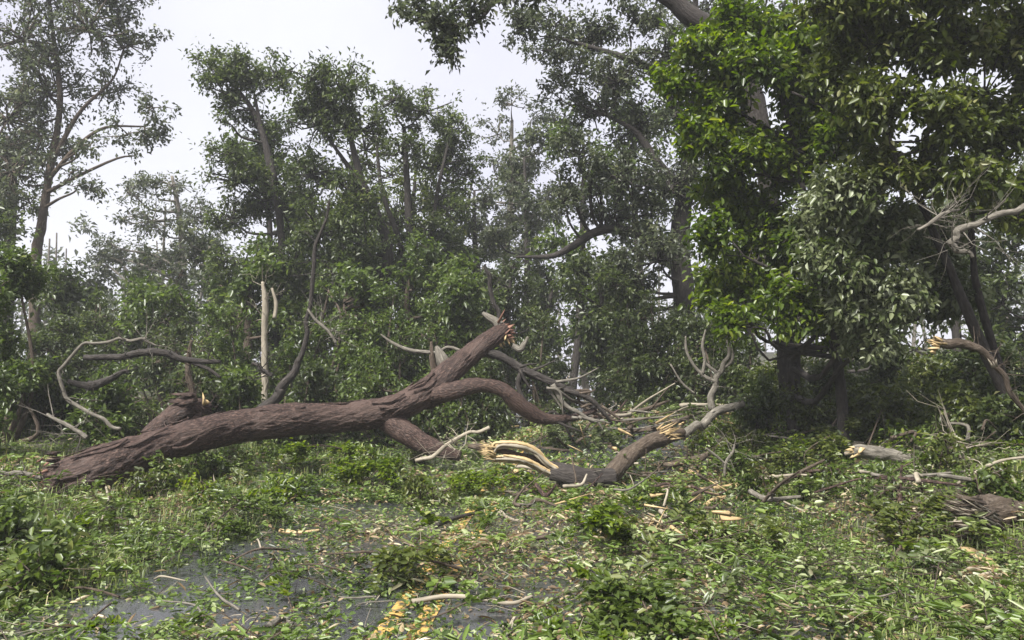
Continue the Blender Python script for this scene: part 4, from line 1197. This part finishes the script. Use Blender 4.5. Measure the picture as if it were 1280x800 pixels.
# loose sticks one can pick out
def gstick(label, pts, dia, mat, lift=.03, group=None, name='dead_branch', cat='branch', rough=.12):
    q = []
    for px, py in pts:
        g = G(px, py); q.append([g[0], g[1], g[2] + lift])
    q = A(q)
    root = thing(name, label, cat, q[0], group)
    rr_ = [dia * .5 * y / FPX for y in q[:, 1]]
    rr_ = A(rr_) * np.linspace(1, .6, len(q))
    m_ = MB(); tube(m_, q, rr_, 9, len(q) * 7, rough, 2.2, int(pts[0][0]), knob=.12); m_.build('stem', M[mat], root)
    return root
gstick('pale bare stick across the yellow lines on wet asphalt', [(515, 764), (560, 757), (600, 760), (640, 766), (665, 757)], 7.5, 'bark_pale', .06)
gstick('small forked brown stick beyond the yellow lines', [(622, 642), (635, 655), (655, 660)], 5, 'bark_pale', .06)
gstick('slim dark stick near the far yellow line', [(545, 665), (570, 655), (600, 647)], 6, 'bark_dark', .06)
gstick('pale curved stick on the right of the road', [(882, 640), (900, 630), (945, 626)], 7, 'wood_raw', .07)
gstick('brown bark strip on the litter right of the fresh bough', [(800, 668), (830, 664), (865, 672)], 7, 'bark_brown', .05)
gstick('second brown bark strip beside the fresh bough', [(815, 685), (850, 688), (885, 684)], 6, 'bark_brown', .05)
gstick('tan stick on the verge behind the wet patch', [(350, 672), (375, 674), (400, 671)], 6, 'wood_raw', .06)
gstick('thick grey broken stick at the road edge with rough bark', [(335, 800), (352, 788), (365, 795)], 9, 'bark_grey', .07)
gstick('long straw-coloured stem bent over the left verge', [(80, 735), (120, 705), (165, 690)], 3.5, 'bark_pale', .14)
gstick('pale stake leaning below the trunk foot', [(128, 665), (135, 640), (130, 612)], 4, 'bark_pale', .12)
for a, lab in [((268, 600), 'upright tan splinter stuck below the trunk'), ((192, 606), 'short upright tan splinter stuck near the trunk foot')]:
    p = G(a[0], a[1] + 14)
    root = thing('wood_splinter', lab, 'splinter', p)
    m_ = MB(); shards(m_, p + A([0, 0, .02]), [.05, 0, 1], 2, .36, .015, .03, np.random.default_rng(a[0])); stuff(m_.build('shard', M['bark_pale'], root))
# pale slab of torn wood
p = G(1224, 712)
root = thing('wood_slab', 'pale yellow slab of torn wood on the bank below the hollow log', 'wood piece', p)
q0, q1 = G(1203, 694) + A([0, 0, .05]), G(1250, 724) + A([0, 0, .05])
dirv = q1 - q0; L = np.linalg.norm(dirv); dirv /= L
sdv = nrm(np.cross(dirv, [0, 0, 1])); upv = np.cross(sdv, dirv)
prof = [(0, .3), (.12, .8), (.4, 1), (.7, .75), (1, .12)]
V = []
for f, w in prof:
    for s, u in ((-1, 0), (1, 0), (.9, 1), (-.9, 1)):
        V.append(q0 + dirv * L * f + sdv * s * w * .055 + upv * (u * .022 + .02 * math.sin(f * 3)))
Q = []
for i in range(4):
    for s in range(4):
        Q.append([i * 4 + s, i * 4 + (s + 1) % 4, i * 4 + 4 + (s + 1) % 4, i * 4 + 4 + s])
Q += [[3, 2, 1, 0], [16, 17, 18, 19]]
MB().add(V, Q, tc=A([[v_ @ sdv, v_ @ upv, v_ @ dirv] for v_ in V])).build('slab', M['wood_raw'], root, smooth_=False)
# big pale leaves near the right corner
for px, py, an, ln, lab in [(1185, 748, 1.2, .13, 'large pale oval leaf lying before the bank logs'), (1140, 718, .2, .15, 'long narrow pale leaf lying flat on the bank grass'), (1160, 735, 1.9, .12, 'upturned pale leaf beside the large oval leaf'), (980, 705, 2.4, .10, 'single light-green leaf at the road edge'), (1205, 738, -.6, .14, 'grey-green curled leaf next to the large oval leaf')]:
    g = G(px, py) + A([0, 0, .10])
    m_ = MB(); leaves(m_, g[None], A([[math.cos(an), math.sin(an), .15]]), A([[.1, -.5, 1]]), ln, .45, A([.74]), fine=True, curl=.15)
    tag(m_.build('large_leaf', M['litter'], None, origin=g), lab, 'leaf')
# random loose twigs
rng = np.random.default_rng(91)
for k in range(150):
    x, y = scatter(rng, 1, 3.8, 13, 1.25, .66, .2)
    x, y = float(x[0]), float(y[0])
    a = rng.uniform(0, 6.28); L = rng.uniform(.12, .6)
    d = A([math.cos(a), math.sin(a), 0])
    p0 = A([x, y, 0]); p1 = p0 + d * L * .5 + rng.normal(size=3) * .04; p2 = p0 + d * L
    for q in (p0, p1, p2): q[2] = float(height(q[0], q[1])) + rng.uniform(.02, .12)
    r0 = rng.uniform(.003, .011)
    m_ = MB(); tube(m_, [p0, p1, p2], [r0, r0 * .9, r0 * .5], 6, 10, .1, 2.2, k)
    mt = ['bark_pale', 'bark_grey', 'bark_brown'][k % 3]
    tag(m_.build('twig', M[mt], None, origin=p0), {'bark_pale': 'thin straw-pale twig lying loose on the leaf litter', 'bark_grey': 'thin grey twig lying loose on the leaf litter', 'bark_brown': 'thin brown twig lying loose on the leaf litter'}[mt], 'twig', mt[5:] + ' twigs strewn on the ground')

# ------------------------------------------------------------------ damp air
hz_m = bpy.data.materials.new('damp_air')
hz_m.use_nodes = True
hn = hz_m.node_tree.nodes
hn.remove(hn['Principled BSDF'])
pv = hn.new('ShaderNodeVolumePrincipled')
pv.inputs['Color'].default_value = (.90, .92, .97, 1)
pv.inputs['Density'].default_value = 0.0014
hz_m.node_tree.links.new(pv.outputs[0], hn['Material Output'].inputs['Volume'])
x0, x1, y0, y1, z0, z1 = -115, 115, -36, 156, -1.6, 22
V = [(x, y, z) for z in (z0, z1) for y in (y0, y1) for x in (x0, x1)]
hz = MB().add(V, [[0, 2, 3, 1], [4, 5, 7, 6], [0, 1, 5, 4], [2, 6, 7, 3], [0, 4, 6, 2], [1, 3, 7, 5]]).build('haze', hz_m, smooth_=False)
hz['kind'] = 'stuff'
